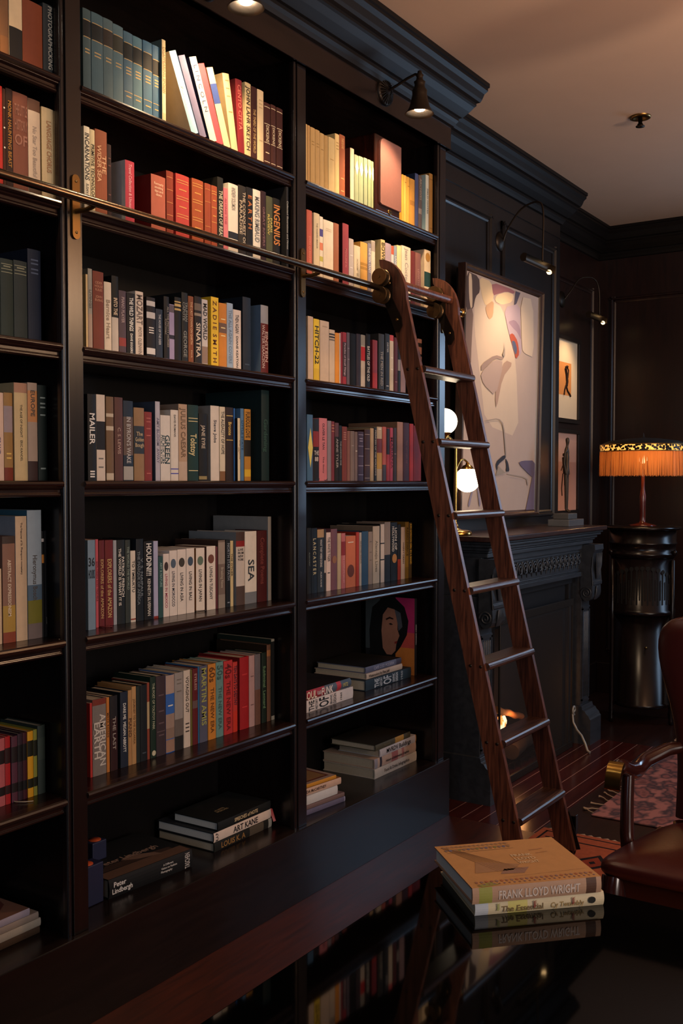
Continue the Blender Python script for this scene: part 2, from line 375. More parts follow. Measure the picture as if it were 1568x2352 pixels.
BAYN = {'A': 'left bay', 'B': 'middle bay', 'C': 'right bay'}
SHN = ['top', 'second', 'third', 'fourth', 'fifth', 'sixth']
def shelf_books(bay, sh, ox, oy, sc, Y, data):
    z0 = SZ[sh]; xmin, xmax = BAY[bay]; px = xmin+.001; prev = None
    shelf = f'{SHN[sh]} shelf, {BAYN[bay]}'
    rows = [r.strip() for r in data.strip().split('\n') if r.strip()]
    for r in rows:
        f = r.split('|'); a, b, c, hx = f[0].split(); a, b, c = float(a), float(b), float(c)
        desc, short = f[1], f[2]; title = f[3] if len(f) > 3 else ''; tcx = f[4] if len(f) > 4 and f[4] else 'cfc6b4'
        op = dict(q.split('=', 1) if '=' in q else (q, '1') for q in (f[5].split(',') if len(f) > 5 and f[5] else []))
        y = Y+float(op.get('y', 0)); P = lambda u, v: onY(ox+u/sc, oy+v/sc, y)
        rot = 0
        if 'L' in op:
            bx0, bx1, bz = [float(q) for q in op['L'].split(':')]
            p0 = P(bx0, bz); p1 = P(bx1, bz); tl = P(a, c)
            rot = math.atan2(p0.x-tl.x, tl.z-z0); w_ = (p1.x-p0.x)*math.cos(rot); h_ = (tl.z-z0)/math.cos(rot)
            x0 = p0.x; lift = 0.0005
        else:
            pa, pb, pc = P(a, c), P(b, c), P((a+b)/2, c)
            x0, x1 = pa.x, pb.x
            x0 = max(x0, px); x1 = min(x1, xmax-.001)
            if x1-x0 < .006: x1 = x0+.006
            w_ = x1-x0-.0006; h_ = min(pc.z-z0, (SZ[sh-1]-.05-z0) if sh else .38); lift = 0.0004
            px = x1
        bands = []
        for q in (op['b'].split('+') if 'b' in op else []):
            za, zb, hh = q.split(':'); bands.append((float(za), float(zb), hh))
        lines = []
        if 'g' in op:
            for q in op['g'].split('+'): lines.append((float(q), float(q)+.010, tcx, .06, .94))
        if 'k' in op:      # short illegible lettering rendered as fine rules
            for q in op['k'].split('+'): lines.append((float(q), float(q)+.016, tcx, .22, .78))
        texts = []; fr = float(op.get('f', .6)); ori = 'h' if 'h' in op else ('u' if 'u' in op else 'v')
        ra = [float(q) for q in op.get('r', '.33:.93').split(':')]
        if title:
            parts = title.split('/')
            if ori == 'h':
                n = len(parts); H = (ra[1]-ra[0])/n
                for i, s_ in enumerate(parts): texts.append((s_, ra[1]-H*(i+1)+H*.18, ra[1]-H*i-H*.12, tcx, fr, 'h', .5))
            elif len(parts) == 2:
                texts += [(parts[0], ra[0], ra[1], tcx, fr*.42, ori, .71), (parts[1], ra[0], ra[1], tcx, fr*.42, ori, .29)]
            else: texts.append((title, ra[0], ra[1], tcx, fr, ori, .5))
        if op.get('a'): texts.append((op['a'], .05, ra[0]-.04, op.get('ac', tcx), fr*.6, ori, .5))
        d = float(op.get('d', .155+.01*math.sin(a)))
        def deco(mb, mi, w1, h1, d1, op=op):
            def disc(zc, rx, rz, hx, n=14):
                pts = [(w1*.5+rx*math.cos(k*2*math.pi/n), 0, zc+rz*math.sin(k*2*math.pi/n)) for k in range(n)]
                bu = .0002 if 'q' in op else min(.0022, w1*.09)
                pts = [(p[0], -bu-.0006, p[2]) for p in pts]
                mb.add(pts, [tuple(range(n))], mi(hx))
            if 'O' in op: disc(h1*.80, w1*.34, h1*.072, op['O'])
            if 'O2' in op:
                zc, hx = op['O2'].split(':'); disc(h1*float(zc), w1*.36, w1*.36, hx)
            if 'D' in op: disc(h1*(.5 if w1 > .03 and 'c8b85c' in op['D'] else .74), w1*.42, h1*(.3 if 'c8b85c' in op['D'] else .15), op['D'], 4)
        o = make_book(w_, h_, min(d, YB-y-.004), hx, bands, texts, op.get('s'), None, 'q' in op, deco,
                      M_PAGEW if 'w' in op else None, .0002 if 'q' in op else None, lines)
        o.location = (x0, y, z0+lift); o.rotation_euler = (0, -rot, 0)
        lab = f'{desc}, right of {prev}, {shelf}' if prev else f'{desc}, leftmost on {shelf}'
        if len(lab.split()) > 16: lab = f'{desc}, beside {prev}, {shelf}'
        if len(lab.split()) > 16: print('LONG', lab)
        tag(o, lab, 'book', f'books on the {SHN[sh]} shelf of the {BAYN[bay]}'); prev = short

BLUEV = 'k=.50+.47+.44+.12,b=.66:.86:1a1c1c,g=.65+.86+.2'
shelf_books('B', 0, 180, 0, 3.136, 0.02, '''
30 88 68 3a4a4c|blue-grey cloth volume with black label|blue volume||a58a5c|k=.5+.46,b=.66:.86:141616,g=.65+.86
92 176 103 3d5258|dark blue volume, gilt rules and label|blue volume edge||a58a5c|k=.5+.46,b=.66:.86:141616,g=.65+.86
178 247 142 46575a|slate cloth volume with dark brown label|darker blue volume||a58a5c|k=.5+.46,b=.66:.86:2a221c,g=.65+.86
248 321 186 4a6066|greenish blue volume with half-worn label|slate volume||a58a5c|k=.5+.46,b=.66:.86:2c2a20,g=.65+.86
324 390 236 3f5a68|blue volume with thin gilt text lines|greenish blue volume||b0935c|k=.52+.48+.44+.14,b=.64:.85:15140f,g=.63+.85+.2
392 458 272 4a6a74|light blue volume with bright gilt numeral|gilt-lined volume||c0a060|k=.52+.48+.44+.14,b=.64:.85:15140f,g=.63+.85+.2
464 530 303 3f6276|mid blue volume, second-last of the set|light blue volume||c0a060|k=.52+.48+.44+.12,b=.62:.84:15140f,g=.61+.84+.2
533 583 334 3c6078|last and narrowest of the blue volumes|mid blue volume||c0a060|k=.52+.48+.44+.12,b=.60:.80:15140f,g=.59+.80+.2
584 627 285 c8b283|cream and pale green jacketed hardback|blue set|DISAPPEARING SPOON|8a6a45|b=.1:.35:b9c29a,y=-.01,s=5a6a66,r=.3:.95
652 692 370 8fb4c4|pale blue book leaning left|cream hardback|STATE HARMONICS|e4ead8|L=818:872:960,s=b8a88c,f=.5,d=.2
720 760 402 6e6a84|grey violet book leaning left|pale blue book||8d8aa0|L=880:930:990,d=.15
798 850 412 e6d6b8|cream spine with navy cover, leaning|violet book|L I N C O L N|4a5068|L=950:1003:1018,s=141a30,d=.16,f=.5
858 900 460 c84a52|coral red book leaning left|cream and navy book||d8686c|L=1000:1050:1040,q
922 968 487 d8c093|buff book with blue square on spine|coral book|||L=1052:1100:1060,b=.55:.8:3a4c86
1035 1076 525 cdb78a|beige book with foxed spine|buff book||8c7a55|L=1103:1150:1085,s=a8946c,k=.9+.8+.7+.5
1128 1178 565 7a2226|deep red book tilted against neighbours|beige book|CENTO CITTA|c46a5c|L=1150:1196:1115,s=5a1a1c,f=.5
1198 1240 600 cbb483|cream book lettered by hand in black|deep red book|JOHN LAHR SKETCH|2a2420|f=.6,r=.1:.95
1242 1286 630 3a1c18|dark brown book with small gilt lettering|hand-lettered book|THE THIRD OF THE WORLD|a88a5a|f=.4,r=.1:.7
1287 1332 652 d6bd94|plain light cream hardback|dark brown book||b7a078|k=.85+.8+.75+.3
1334 1381 745 42201a|chestnut volume with cream panel lines|plain cream hardback|DICKENS|d8c4a0|g=.93+.66+.36+.06,k=.2,f=.42,r=.38:.64
1384 1420 760 46241d|middle chestnut volume with cream lines|chestnut volume|DICKENS|d8c4a0|g=.93+.66+.36+.06,f=.42,r=.38:.64
1424 1470 783 3f1e18|end chestnut volume beside the upright|middle chestnut volume|DICKENS|d8c4a0|g=.93+.66+.36+.06,f=.42,r=.38:.64
''')
shelf_books('B', 1, 180, 280, 3.136, 0.02, '''
38 80 35 d9cdb0|ivory book titled in tall black capitals|ivory book|INCARNATIONS|2a2a2a|a=SUSAN BARKER,f=.7,r=.36:.92
82 117 58 ccba90|buff paperback in slanted black capitals|ivory book|PRIMITIVE TECHNOLOGY|2b281e|f=.62,r=.12:.82
120 204 64 8a4c30|broad rust brown book titled widersea|buff book|THE/WIDER SEA|cfa078|r=.38:.82,f=.8
206 236 165 2e1a18|short dark brown book in shadow|rust book||6e4a40|k=.8+.7+.3
336 402 284 b23a48|crimson paperback with pale grey cover|short dark book|Travel Collection & Unusual Life|dca0a0|s=b0aaa8,f=.32,r=.1:.95,a=,d=.18
522 626 390 b0604a|thick salmon brown dictionary-like volume|crimson paperback|Formerly/smoking/tips and/dots|e8c0a0|h,r=.62:.88,s=521a14,d=.21,f=.6
632 682 358 8a3a26|narrow rust book taller than neighbours|salmon volume||c88050|s=5a1c16,d=.2,g=.9+.7+.5+.3+.1
700 796 385 b8433a|wide coral leather book with gilt scrolls|narrow rust book||d99a58|g=.9+.86+.64+.6+.36+.32+.1,k=.75+.48+.2
816 898 418 a3502c|orange calf book with gilt scrollwork|coral leather book||d39a50|g=.92+.88+.66+.62+.38+.34+.1,k=.77+.5+.22
908 953 447 98472c|slim orange calf book|wide orange book||c07a44|g=.9+.7+.3
956 998 463 a34f30|smaller gilt-tooled orange book|slim orange book||d39a50|g=.9+.86+.64+.4+.16,k=.75+.5
1000 1042 402 1e1e1a|black book titled dream of reason|smaller orange book|THE DREAM OF REASON|c8c2a4|f=.6,r=.06:.82
1044 1076 478 d0747a|narrow pink paperback|black dream book|ALONG THE|a84a56|f=.45,q
1078 1148 450 dcd2c0|white book with small black hat picture|pink paperback|ANDREW SOLOMON|77726a|f=.4,r=.62:.95,b=.2:.30:20242c,k=.1
1150 1205 462 2a2622|black-brown book about paradise|white hat book|THE CONQUEST OF/PARADISE|b8a890|f=.8,r=.15:.93
1208 1255 476 17171a|black book lettered earth|paradise book|E A R T H|b06a3c|f=.55,r=.4:.9
1257 1310 492 d8d0c0|white book with thin grey lettering|earth book|MAKING RIMBAUD|66686a|f=.6,r=.25:.9
1312 1350 502 2e1a1e|dark plum book with framed spine|white lettered book|GREAT RIVERS|7a5a5c|f=.4,r=.1:.9
1352 1398 540 4a4c34|olive and yellow patterned book|plum book|PARIS/REVIEW|c0b060|f=.7,r=.2:.95
1400 1450 555 16140f|black book with orange block capitals|olive book|INGENIUS|c07a3c|f=.85,r=.3:.9
1496 1512 470 1a1a1c|very thin black book against the upright|orange-titled book|Collected Illustrations and Notes|9c9a94|f=.7,y=-.012,r=.1:.95,d=.25
''')
shelf_books('B', 2, 180, 600, 3.136, 0.06, '''
52 66 95 c6a878|thin yellowish booklet half hidden|yellow booklet||8a6a40|q
67 98 55 8a857a|grey jacketed book with faded lettering|yellow booklet|LIVINGS|5a564e|f=.5,b=0:.45:9a8474
102 180 76 6e3424|brick red book with stacked title|grey book|CIDER/HOUSE/RULES//JOHN/IRVING|b07a60|h,r=.62:.88,f=.7
184 236 152 cdbba4|cream book with handwritten grey title|brick red book|Bernice Heart|8c7a66|f=.5,r=.1:.85
238 286 108 14130f|tall black book with white lower half|cream handwritten book|INTO THE|d2b89a|f=.55,r=.5:.72,b=0:.47:b8aa9c
290 342 214 4e3e44|grey mauve book with red band|tall black book|PIANO PLAYER|a08a88|f=.42,r=.5:.9,b=.14:.27:8a3a34
346 407 232 121214|black book with white scrawled title|mauve book|THE WILD THINGS|d8d4cc|f=.45,a=DAVE EGGERS,r=.4:.93
409 466 220 c9b8a8|white book with tall grey serif title|scrawled black book|MOZART|6a5c54|f=.7,r=.5:.95,a=PIOTR OLENWIN
490 552 262 1b1618|black book with white card-suit ornaments|tall white book||cfc8c4|b=.86:.94:b8b2ae+.66:.76:b8b2ae+.08:.18:c6c0bc,k=.5+.46+.42
556 606 347 232c3a|short dark blue book|ornamented book|THE HOUSE OF THE DEER|a8a8ac|f=.3,r=.3:.9
614 652 256 191719|black book, two faint lines of lettering|short blue book|ALL THE PRETTY HORSES/Cormac|8a8074|f=.8,r=.15:.92
654 690 312 9486a4|slim lavender book with black patch|faint-lettered book||d8d0dc|b=.4:.47:282430+.86:.99:5a5058,q
692 738 262 141312|black book with gold blocks near top|lavender book||c8a468|b=.8:.83:b89a60+.86:.9:b89a60+.92:.94:b89a60
742 786 228 1a1b1b|tall black book with grey scratched letters|gold-blocked book|TRUMAN/CAPOTE|7e7e78|f=.9,r=.55:.92,a=GEORGE
790 828 254 7c4526|slim tan brown book with pale lettering|scratched-letter book|THE LAST TOWN ON EARTH|c8a07a|f=.38,r=.3:.92,a=PAUL
834 884 256 1e1817|dark brown book in bold white capitals|slim tan book|SINATRA|c9b8a4|f=.6,r=.12:.62,b=.72:.76:8a7a68+.8:.9:6a5c50
888 930 278 b9b0ac|grey-white book, black serif capitals|bold-lettered book|MAD WORLD|26221f|f=.62,r=.4:.94,b=.05:.3:8a7264
954 1008 260 d8ae2a|bright yellow book with spaced red-brown capitals|grey-white book|Z A D I E  S M I T H|5a2c14|f=.5,r=.08:.95,q
1011 1066 305 c07828|orange book with brown label|bright yellow book||e0c890|b=.55:.7:6a5040,k=.62+.75+.5,s=c88a38
1068 1112 304 8ea0b4|pale blue book with faint capitals|orange book|THE ALL AGAIN COVERS|6a7888|f=.45,r=.1:.9,b=0:1:8ea0b4,s=d8b468
1114 1170 352 cdbcb0|shorter cream book, thin black letters|pale blue book|THEN AGAIN|2a2624|f=.42,r=.62:.92,a=DIANE KEATON,q
1182 1240 262 18202c|tall navy book with blank spine|shorter cream book||3a4654|s=141c26,d=.22,k=.1
1312 1366 320 5a2020|red book with grey portrait top|navy book|EINSTEIN/WALTER ISAACSON|b49a94|b=.74:1:8a8a90,s=5c7088,f=.85,r=.1:.72,d=.19
''')
shelf_books('B', 3, 180, 870, 3.136, 0.085, '''
64 124 112 141416|black book with large white serif name|black serif book|MAILER|d6d0ca|f=.62,r=.42:.78,k=.1+.07+.04
128 190 115 c4b3a4|white book with black photograph band|black serif book||6a6460|b=.36:.69:16161a,k=.25+.15,q
198 252 130 6a5038|brown jacket with silver reflection and pale bands|photo-band book||b8a890|b=.76:.8:b5a48e+.6:.65:b5a48e+.01:.09:b5a48e,w
258 318 135 54342e|plain chocolate brown book, thin serif title|brown jacket|C. S. LEWIS|a88a7c|f=.34,a=,r=.3:.66
322 392 160 1f2a38|dark blue book with pale face|chocolate book|IN BYRON'S WAKE|a9a4a0|f=.42,r=.22:.8,b=.32:.8:5c4a42+.01:.18:9a948c
398 472 210 8a6a4a|tan book with slate title label|face-spine book|The/Golden/Bough|b09a78|h,r=.45:.68,f=.6,b=.37:.75:2a3138
474 528 240 7c2c2a|brick red cloth book with vertical ornament|tan label book||a85a50|k=.9+.85+.75+.65+.1,b=.15:.65:74302c
552 586 165 a8a2ac|lilac white book showing slate cover|brick red book|AMY BLOOM  AWAY|6e6a7c|f=.5,r=.1:.92,s=3a4454,d=.2
590 660 264 cabfb4|white paperback, big grey-green capitals|lilac book|GREEN/ARCHITECTURE|32464a|f=1.15,r=.26:.7,a=,q,w
663 718 226 cbbfb2|white book with small red lettering|big-lettered paperback|DAVID ROMANIS|3a3634|f=.24,r=.62:.93,b=.16:.175:4a4a9a+.095:.11:4a4a9a
720 782 184 a88a70|tan and grey book with roman title|red-lettered white book|JULIUS CAESAR|6e5640|f=.5,r=.3:.95,b=0:.25:b29a86,s=8a7668,d=.2
786 862 190 16302a|dark green book with gold serif lettering|tan roman book|Tolstoy|c9b684|f=.56,r=.33:.62,g=.78+.82+.13
866 924 252 141312|short black book, thin white title|dark green book|JANE EYRE|b8a894|f=.42,r=.48:.83,b=.02:.07:8a7a50
950 1012 196 cbbdae|white book whose cover shows glasses|short black book|Steve Jobs|3a3a44|f=.3,r=.5:.82,s=8a8480,d=.22,w
1016 1056 203 c8b9a0|cream book with elegant black title|white glasses book|THE AUDACITY OF HOPE|3a342e|f=.5,r=.36:.94,b=0:.13:7a5434
1060 1114 207 2a1d1a|dark brown book with gilt bars|cream elegant book|Bronte|c9a85a|f=.42,r=.62:.8,g=.88+.55
1118 1126 213 2c5a94|thin cobalt blue booklet|dark brown book||3a6aa0|q,b=.85:1:2c62a8
1128 1164 284 cdbf9f|short cream book with brown lettering|cobalt booklet|AFTER THE BATTLE/FINE|8a6a50|f=.7,r=.08:.92,y=-.012,s=141416
1166 1190 215 4a6f94|mid blue paperback|short cream book|LITTLE STATE|2f4c6a|f=.5,b=0:1:4a6f94
1194 1240 220 a8742c|ochre book with black middle block|mid blue paperback|FURIOUS LOVE|3a2410|f=.6,r=.6:.96,b=.34:.57:1c1814+.06:.16:c8a030
1316 1372 74 15282a|very tall dark green gardening book|ochre book|Gardening|2e4a44|f=.5,r=.32:.68,s=15282a,d=.262
''')
shelf_books('B', 4, 180, 1160, 3.136, 0.105, '''
66 120 253 6a7c8c|blue-grey guidebook with large black numerals|blue-grey guidebook|36/HOURS|1a1e24|h,r=.55:.82,f=.8,q,y=-.02
122 142 248 a84850|thin rose red paperback|blue-grey guidebook|EXPLORERS AND TRAVELS|5a2024|f=.5,q,r=.1:.95
146 186 255 5c1c1e|maroon book titled in gilt italics|thin rose paperback|EXPLORERS of the AMAZON|a88a5c|f=.5,r=.1:.78
190 248 253 601c1c|wider maroon book titled in gilt italics|narrower maroon book|EXPLORERS of the AMAZON|b0925e|f=.5,r=.1:.78
250 274 255 8c8c90|thin grey-white spine|wider maroon book|||q
277 332 252 1a1d1f|near-black book with spaced white capitals|thin grey spine|PATRICK FRENCH/THE WORLD IS WHAT IT IS|c8beb2|f=.8,r=.22:.9
336 372 252 2e322e|dark green-grey narrow book|spaced-capitals book|THE WORLD THE WORLD|7a8478|f=.42,r=.4:.92
374 410 330 c3b5a4|short white book with black script|green-grey book|TO TIMBUKTU|2a2624|f=.5,r=.35:.93,b=.03:.05:7a3020
414 466 245 171b20|blue-black book with faint grey title|short white book|V. S. NAIPAUL/THE MASQUE OF AFRICA|6a7074|f=.8,r=.1:.95
470 536 260 101012|black book with bold white condensed capitals|blue-black book|HOUDINI!!!|d2ccc4|f=.55,r=.56:.97,a=KENNETH SILVERMAN,ac=b8b0a4
540 572 260 9a98b0|thin pale lilac book|bold black book||6a6878|q,b=0:.03:7a2a20
576 607 370 274644|short green art book|thin lilac book|ART & NATURE|7a948e|f=.5,r=.5:.9
610 653 352 c9bab0|white travel book, magenta title, leftmost oval|short green book|LIVING IN MEXICO|8a2a4a|f=.4,r=.14:.68,q,w,O=3a2a28
655 710 328 c9bcb2|white travel book with blue-grey oval|magenta-titled book|LIVING IN MOROCCO|23283a|f=.36,r=.14:.68,q,w,O=4a5664
712 774 320 cabdb2|white travel book with dark brown oval|blue-oval book|LIVING IN ASIA|1c1c22|f=.34,r=.2:.64,q,w,O=3c362e
777 834 312 cabdb2|white travel book with slate oval|brown-oval book|LIVING IN BALI|1c1c22|f=.36,r=.2:.64,q,w,O=3a4858
846 908 310 ccbfb2|white travel book with green oval|slate-oval book|LIVING IN JAPAN|1c1c22|f=.34,r=.16:.66,q,w,O=5a6a5a,s=8a5a34
922 986 297 ccbfb2|white travel book with red-brown oval|green-oval book|LIVING IN TUSCANY|1c1c22|f=.33,r=.16:.68,q,w,O=6a4034,s=5a3a30
988 1002 300 5a2c30|thin wine red spine|red-brown-oval book|||q
1006 1056 254 6a5a50|taupe book with sepia cloudscape|thin wine spine|Breaking News|a09484|f=.35,r=.3:.6,b=.65:.97:8a7c70+.0:.2:82766a,s=3c2a22,d=.2
1062 1092 252 15181c|narrow black book, grey blocks|taupe cloud book|NORTH STAR PATH|7a8088|f=.6,r=.4:.95,k=.06
1093 1114 258 b8a478|thin sand yellow book|narrow black book|THE OTHER|3a3024|f=.5,q
1134 1196 195 b8aca2|tall book of small portraits, red stripe|thin sand book|LIVE/FROM/NEW/YORK|3a3434|h,r=.6:.78,f=.5,b=0:.26:4a3a34+.8:.88:7c2020+.88:1:40302c,s=787c80,d=.22
1198 1282 190 c8bfb4|white broad book fading grey, huge letters|portrait book|SEA|30363c|f=.5,r=.26:.66,b=0:.16:6a6e74,w
1286 1356 184 3f1416|dark maroon volume of poems|broad white book|Complete Poems|6a3430|f=.4,r=.25:.9
1364 1388 84 8a7e72|very tall grey-beige album|dark maroon volume||6a5e54|s=7c7c7c,d=.262
''')
shelf_books('B', 5, 180, 1440, 3.136, 0.1, '''
82 98 550 a02c28|thin scarlet spine by the left upright|scarlet spine|||q
100 198 518 6e6560|broad grey anthology with bold capitals|scarlet spine|AMERICAN/EARTH|b8aea4|f=1.0,r=.12:.8,b=.92:1:6a2c20
201 222 508 a8662c|narrow orange-brown book|grey anthology|MAYA ROADS|3a2214|f=.55,q
226 280 496 1e1a1c|dark book, deep red lower half|orange-brown book|THE LAST|8a8078|f=.4,b=0:.7:2c1414,r=.1:.9
300 354 468 1c2230|navy book, white capitals and tag|dark red-black book|DARE ME  MEGAN ABBOTT|c4c0b8|f=.36,r=.2:.85,s=1a1d24
356 382 456 9a7248|tan book with large brown letters|navy book|PIANO|4e3020|f=.7,r=.3:.7
383 414 430 a37c50|sandy narrow book, brown capitals|large-lettered tan book|JOURNEY TO THE ALCARRIA|5c3e24|f=.42,r=.2:.9
416 442 426 1f2623|greenish black book|sandy book|||
444 492 418 15191d|blue-black book without visible title|greenish black book||3c444c|k=.1
493 511 402 7a3a2a|thin russet spine with cream patch|blue-black book|||b=.4:.75:a08a68,q
516 556 358 17281f|dark green book with pale round sticker|thin russet spine|THE POET OF TOLSTOY PARK|9a9a80|f=.4,r=.35:.92,O2=.06:b0a88c
558 626 352 362a2e|broad dark mauve book|green sticker book||5a4a4e|k=.75+.55+.4+.25,g=.3
628 690 347 30589a|blue book with four sepia photographs|dark mauve book|||b=.76:1:9a8478+.32:.5:8a7468+.18:.32:7a6458+.01:.17:8a6c5c,k=.6
692 752 328 857d78|grey book with soft portrait|blue photo book||6a6058|b=0:.18:201e1e+.18:.4:5c534e,k=.9+.85+.75
756 804 312 b9aa9c|cream book lettered voyaging|grey portrait book|VOYAGING OUT|2e2826|f=.42,r=.45:.92,k=.3+.25+.2
806 819 308 5a5428|very thin olive book|cream voyaging book|||q
821 858 300 56181c|wine red book with grey band|olive book|EYELESS|a07a74|f=.45,r=.7:.95,b=.48:.58:5a4644
860 869 285 2a5c84|thin bright blue spine|wine red book|||q
871 928 280 4c4c5c|slate blue book with yellow-green capitals|bright blue spine|MARTIN AMIS|8f8f50|f=.6,r=.22:.97
932 988 267 b0702a|mustard book marked sixties|slate blue book|60s|5a3414|f=.7,r=.76:.96,a=THE NEW ERA
990 1042 252 5a7c78|pale teal book marked fifties|mustard book|50s|34504c|f=.7,r=.76:.96,a=THE NEW ERA
1046 1108 243 a42c2c|red book marked forties|pale teal book|40s|5c1616|f=.7,r=.76:.96,a=THE NEW ERA
1111 1144 253 a83028|vermilion book with blue-black capitals|forties book|TEN DAYS TO DESTINY|1e2230|f=.62,r=.38:.95,b=0:.3:b02c1c
1160 1226 216 8c1a1e|broad plain crimson book|vermilion book||b03030|k=.75+.3,s=6c1416,d=.19
1228 1268 206 9c7e7c|dusty pink hardback|plain crimson book||6e5454|f=.3,k=.7+.3
1270 1310 196 5a5458|grey-blue book, rusty clouded base|dusty pink hardback||4a3a36|b=0:.5:5c4036
1318 1352 185 14201a|dark green book, pale green title|grey-blue book|Subliminal  Leonard|5a7858|f=.5,r=.1:.92
1356 1384 128 5e4030|tall brown jacket, ragged top|green-titled book|||s=241a10,d=.24,b=.85:.93:8a5a34
1388 1411 88 181716|tallest black album, chipped pale edges|ragged brown jacket||8a8274|s=1e2822,d=.26,q,b=.97:1:8a8274+0:.05:8a8274
''')
shelf_books('C', 0, 680, 260, 4.356, 0.025, '''
97 110 112 c8a26a|narrowest buff volume by the upright|narrow buff volume||8c6c40|
113 138 125 b98f58|second narrow buff volume|narrowest buff volume||8c6c40|
142 188 148 bb965e|wide buff volume, first of three|second buff volume||96743e|k=.75+.7
190 235 172 b8935c|middle wide buff volume|first wide buff volume||96743e|k=.75+.7
237 278 205 bc9860|third wide buff volume|middle buff volume||96743e|k=.7
280 318 228 b08c54|brownish buff volume|third buff volume||8c6c40|
322 386 250 cdb078|pale ochre book, short and broad|brownish volume||a8884c|k=.6
388 430 212 e2c080|bright cream yellow book|pale ochre book||b08c50|k=.85+.8+.75
432 488 222 a0552e|rust orange leather book with gilt title|bright cream book|THEODORE|d8a060|f=.4,r=.78:.95,k=.3+.1,s=6c3018
540 578 355 d8c4a0|cream spine with mottled brown boards|rust leather book|||s=5c3028,d=.2
583 622 422 8c9878|pale green book, white diamond, leftmost|pale green book||5c6c4c|D=e8e8d8
625 670 438 8a9676|second green book with white diamond|leftmost green book||5c6c4c|D=e8e8d8
676 712 453 8a9474|third green book with white diamond|second green book||5c6c4c|D=e8e8d8
717 748 470 88946f|fourth green book with white diamond|third green book||5c6c4c|D=e8e8d8
751 779 487 88946f|last green book with white diamond|fourth green book||5c6c4c|D=e8e8d8
1058 1075 615 c8963c|narrow golden book beside the radio|wooden radio||8c6420|
1078 1104 627 d0a04a|golden book, slightly wider|narrow golden book||8c6420|k=.85
1106 1134 642 c8963e|third golden yellow book|wider golden book||8c6420|k=.8
1137 1185 662 b88436|tan golden book with brown scuff|third golden book||8c6420|b=.45:.55:9c6c2c
1188 1222 608 3c4468|indigo blue book|scuffed golden book||6a74a0|s=1a2238,d=.2
1225 1258 628 544844|grey-brown jacket, mottled lettering|indigo book|ARCHIVES|8c8074|f=.5,r=.55:.95,b=.3:.4:7c7068
1295 1326 622 b0b0a4|grey spine with pale blue cover|mottled jacket|FIELD NOTES|5c5c58|f=.35,r=.2:.9,s=90aab0,d=.2
1330 1365 608 8c6838|tan leather book at right end|pale blue book||6c4c24|g=.9+.1
''')
shelf_books('C', 1, 680, 460, 4.356, 0.025, '''
104 158 102 b85a48|coral book by the left upright|coral book|DON QUIXOTE|d88870|f=.3,r=.2:.6
176 233 133 cab896|ivory book with thin black title|coral book|THE WARPED MIRROR|6c6454|f=.22,r=.45:.85
235 268 165 d8ccb8|white book with coloured squares|ivory book|||b=.68:.8:4c4484+.46:.58:d07c5c+.28:.36:b8b058,q
271 371 208 d8cbb4|very broad off-white volume|coloured-squares book||c4b49a|k=.85+.82,w
373 426 234 9a6044|caramel brown book|broad off-white volume||b07c5c|
463 524 238 8e3c42|dusty red book showing black cover|caramel book|MADELEINE IN|b86c68|f=.3,r=.3:.6,s=240c12,d=.2
527 574 388 b8aca4|pale grey shorter book|dusty red book||dcd4cc|k=.65+.4
578 640 458 d8c6a4|cream short book, thin grey title|pale grey book|ACADEMY OF|a89878|f=.25,r=.3:.7
642 712 424 d8a450|amber yellow book with brown bands|short cream book||a87830|b=.44:.5:b88838+.52:.58:b88838
715 749 434 86808c|grey book with white title strip|amber book|NINETEEN CRAFT|e0dcd8|f=.6,r=.4:.9
751 789 408 d8cdb4|white book with black ring|grey strip book|||b=.8:.99:a89c90
846 888 398 cdb27a|straw yellow book, hand-drawn capitals|black-ring book|BOWERS|4c4428|f=.7,r=.5:.95,s=c8b078,d=.19
891 948 434 a8949c|plain lavender grey book|straw yellow book|||
951 976 458 d8cec4|narrow white book, red top|lavender book|||b=.84:1:d05c3c,q
979 1006 460 8c98a4|narrow blue-grey book, white title|red-topped book|LANDSCAPES|e4e0d4|f=.5,r=.3:.9
1009 1052 456 dccf94|pale yellow book|narrow blue-grey book||a89c6c|
1056 1144 466 dcd0b4|broad ivory book, large grey serif title|pale yellow book|Jean Cocteau|a4988c|f=.36,r=.3:.97,b=0:.06:2c3c4c,w
1149 1190 512 6e2c24|russet red book|broad ivory book||96503c|
1193 1246 530 86584c|brown pink book, faint capitals|russet book|LEVIATHAN|a87c6c|f=.3,r=.3:.7
1282 1344 502 d2bb94|cream book, gold disc, green label|brown pink book|||b=.38:.63:1e3c30,O2=.88:a8782c,s=b8a48c,d=.2
''')
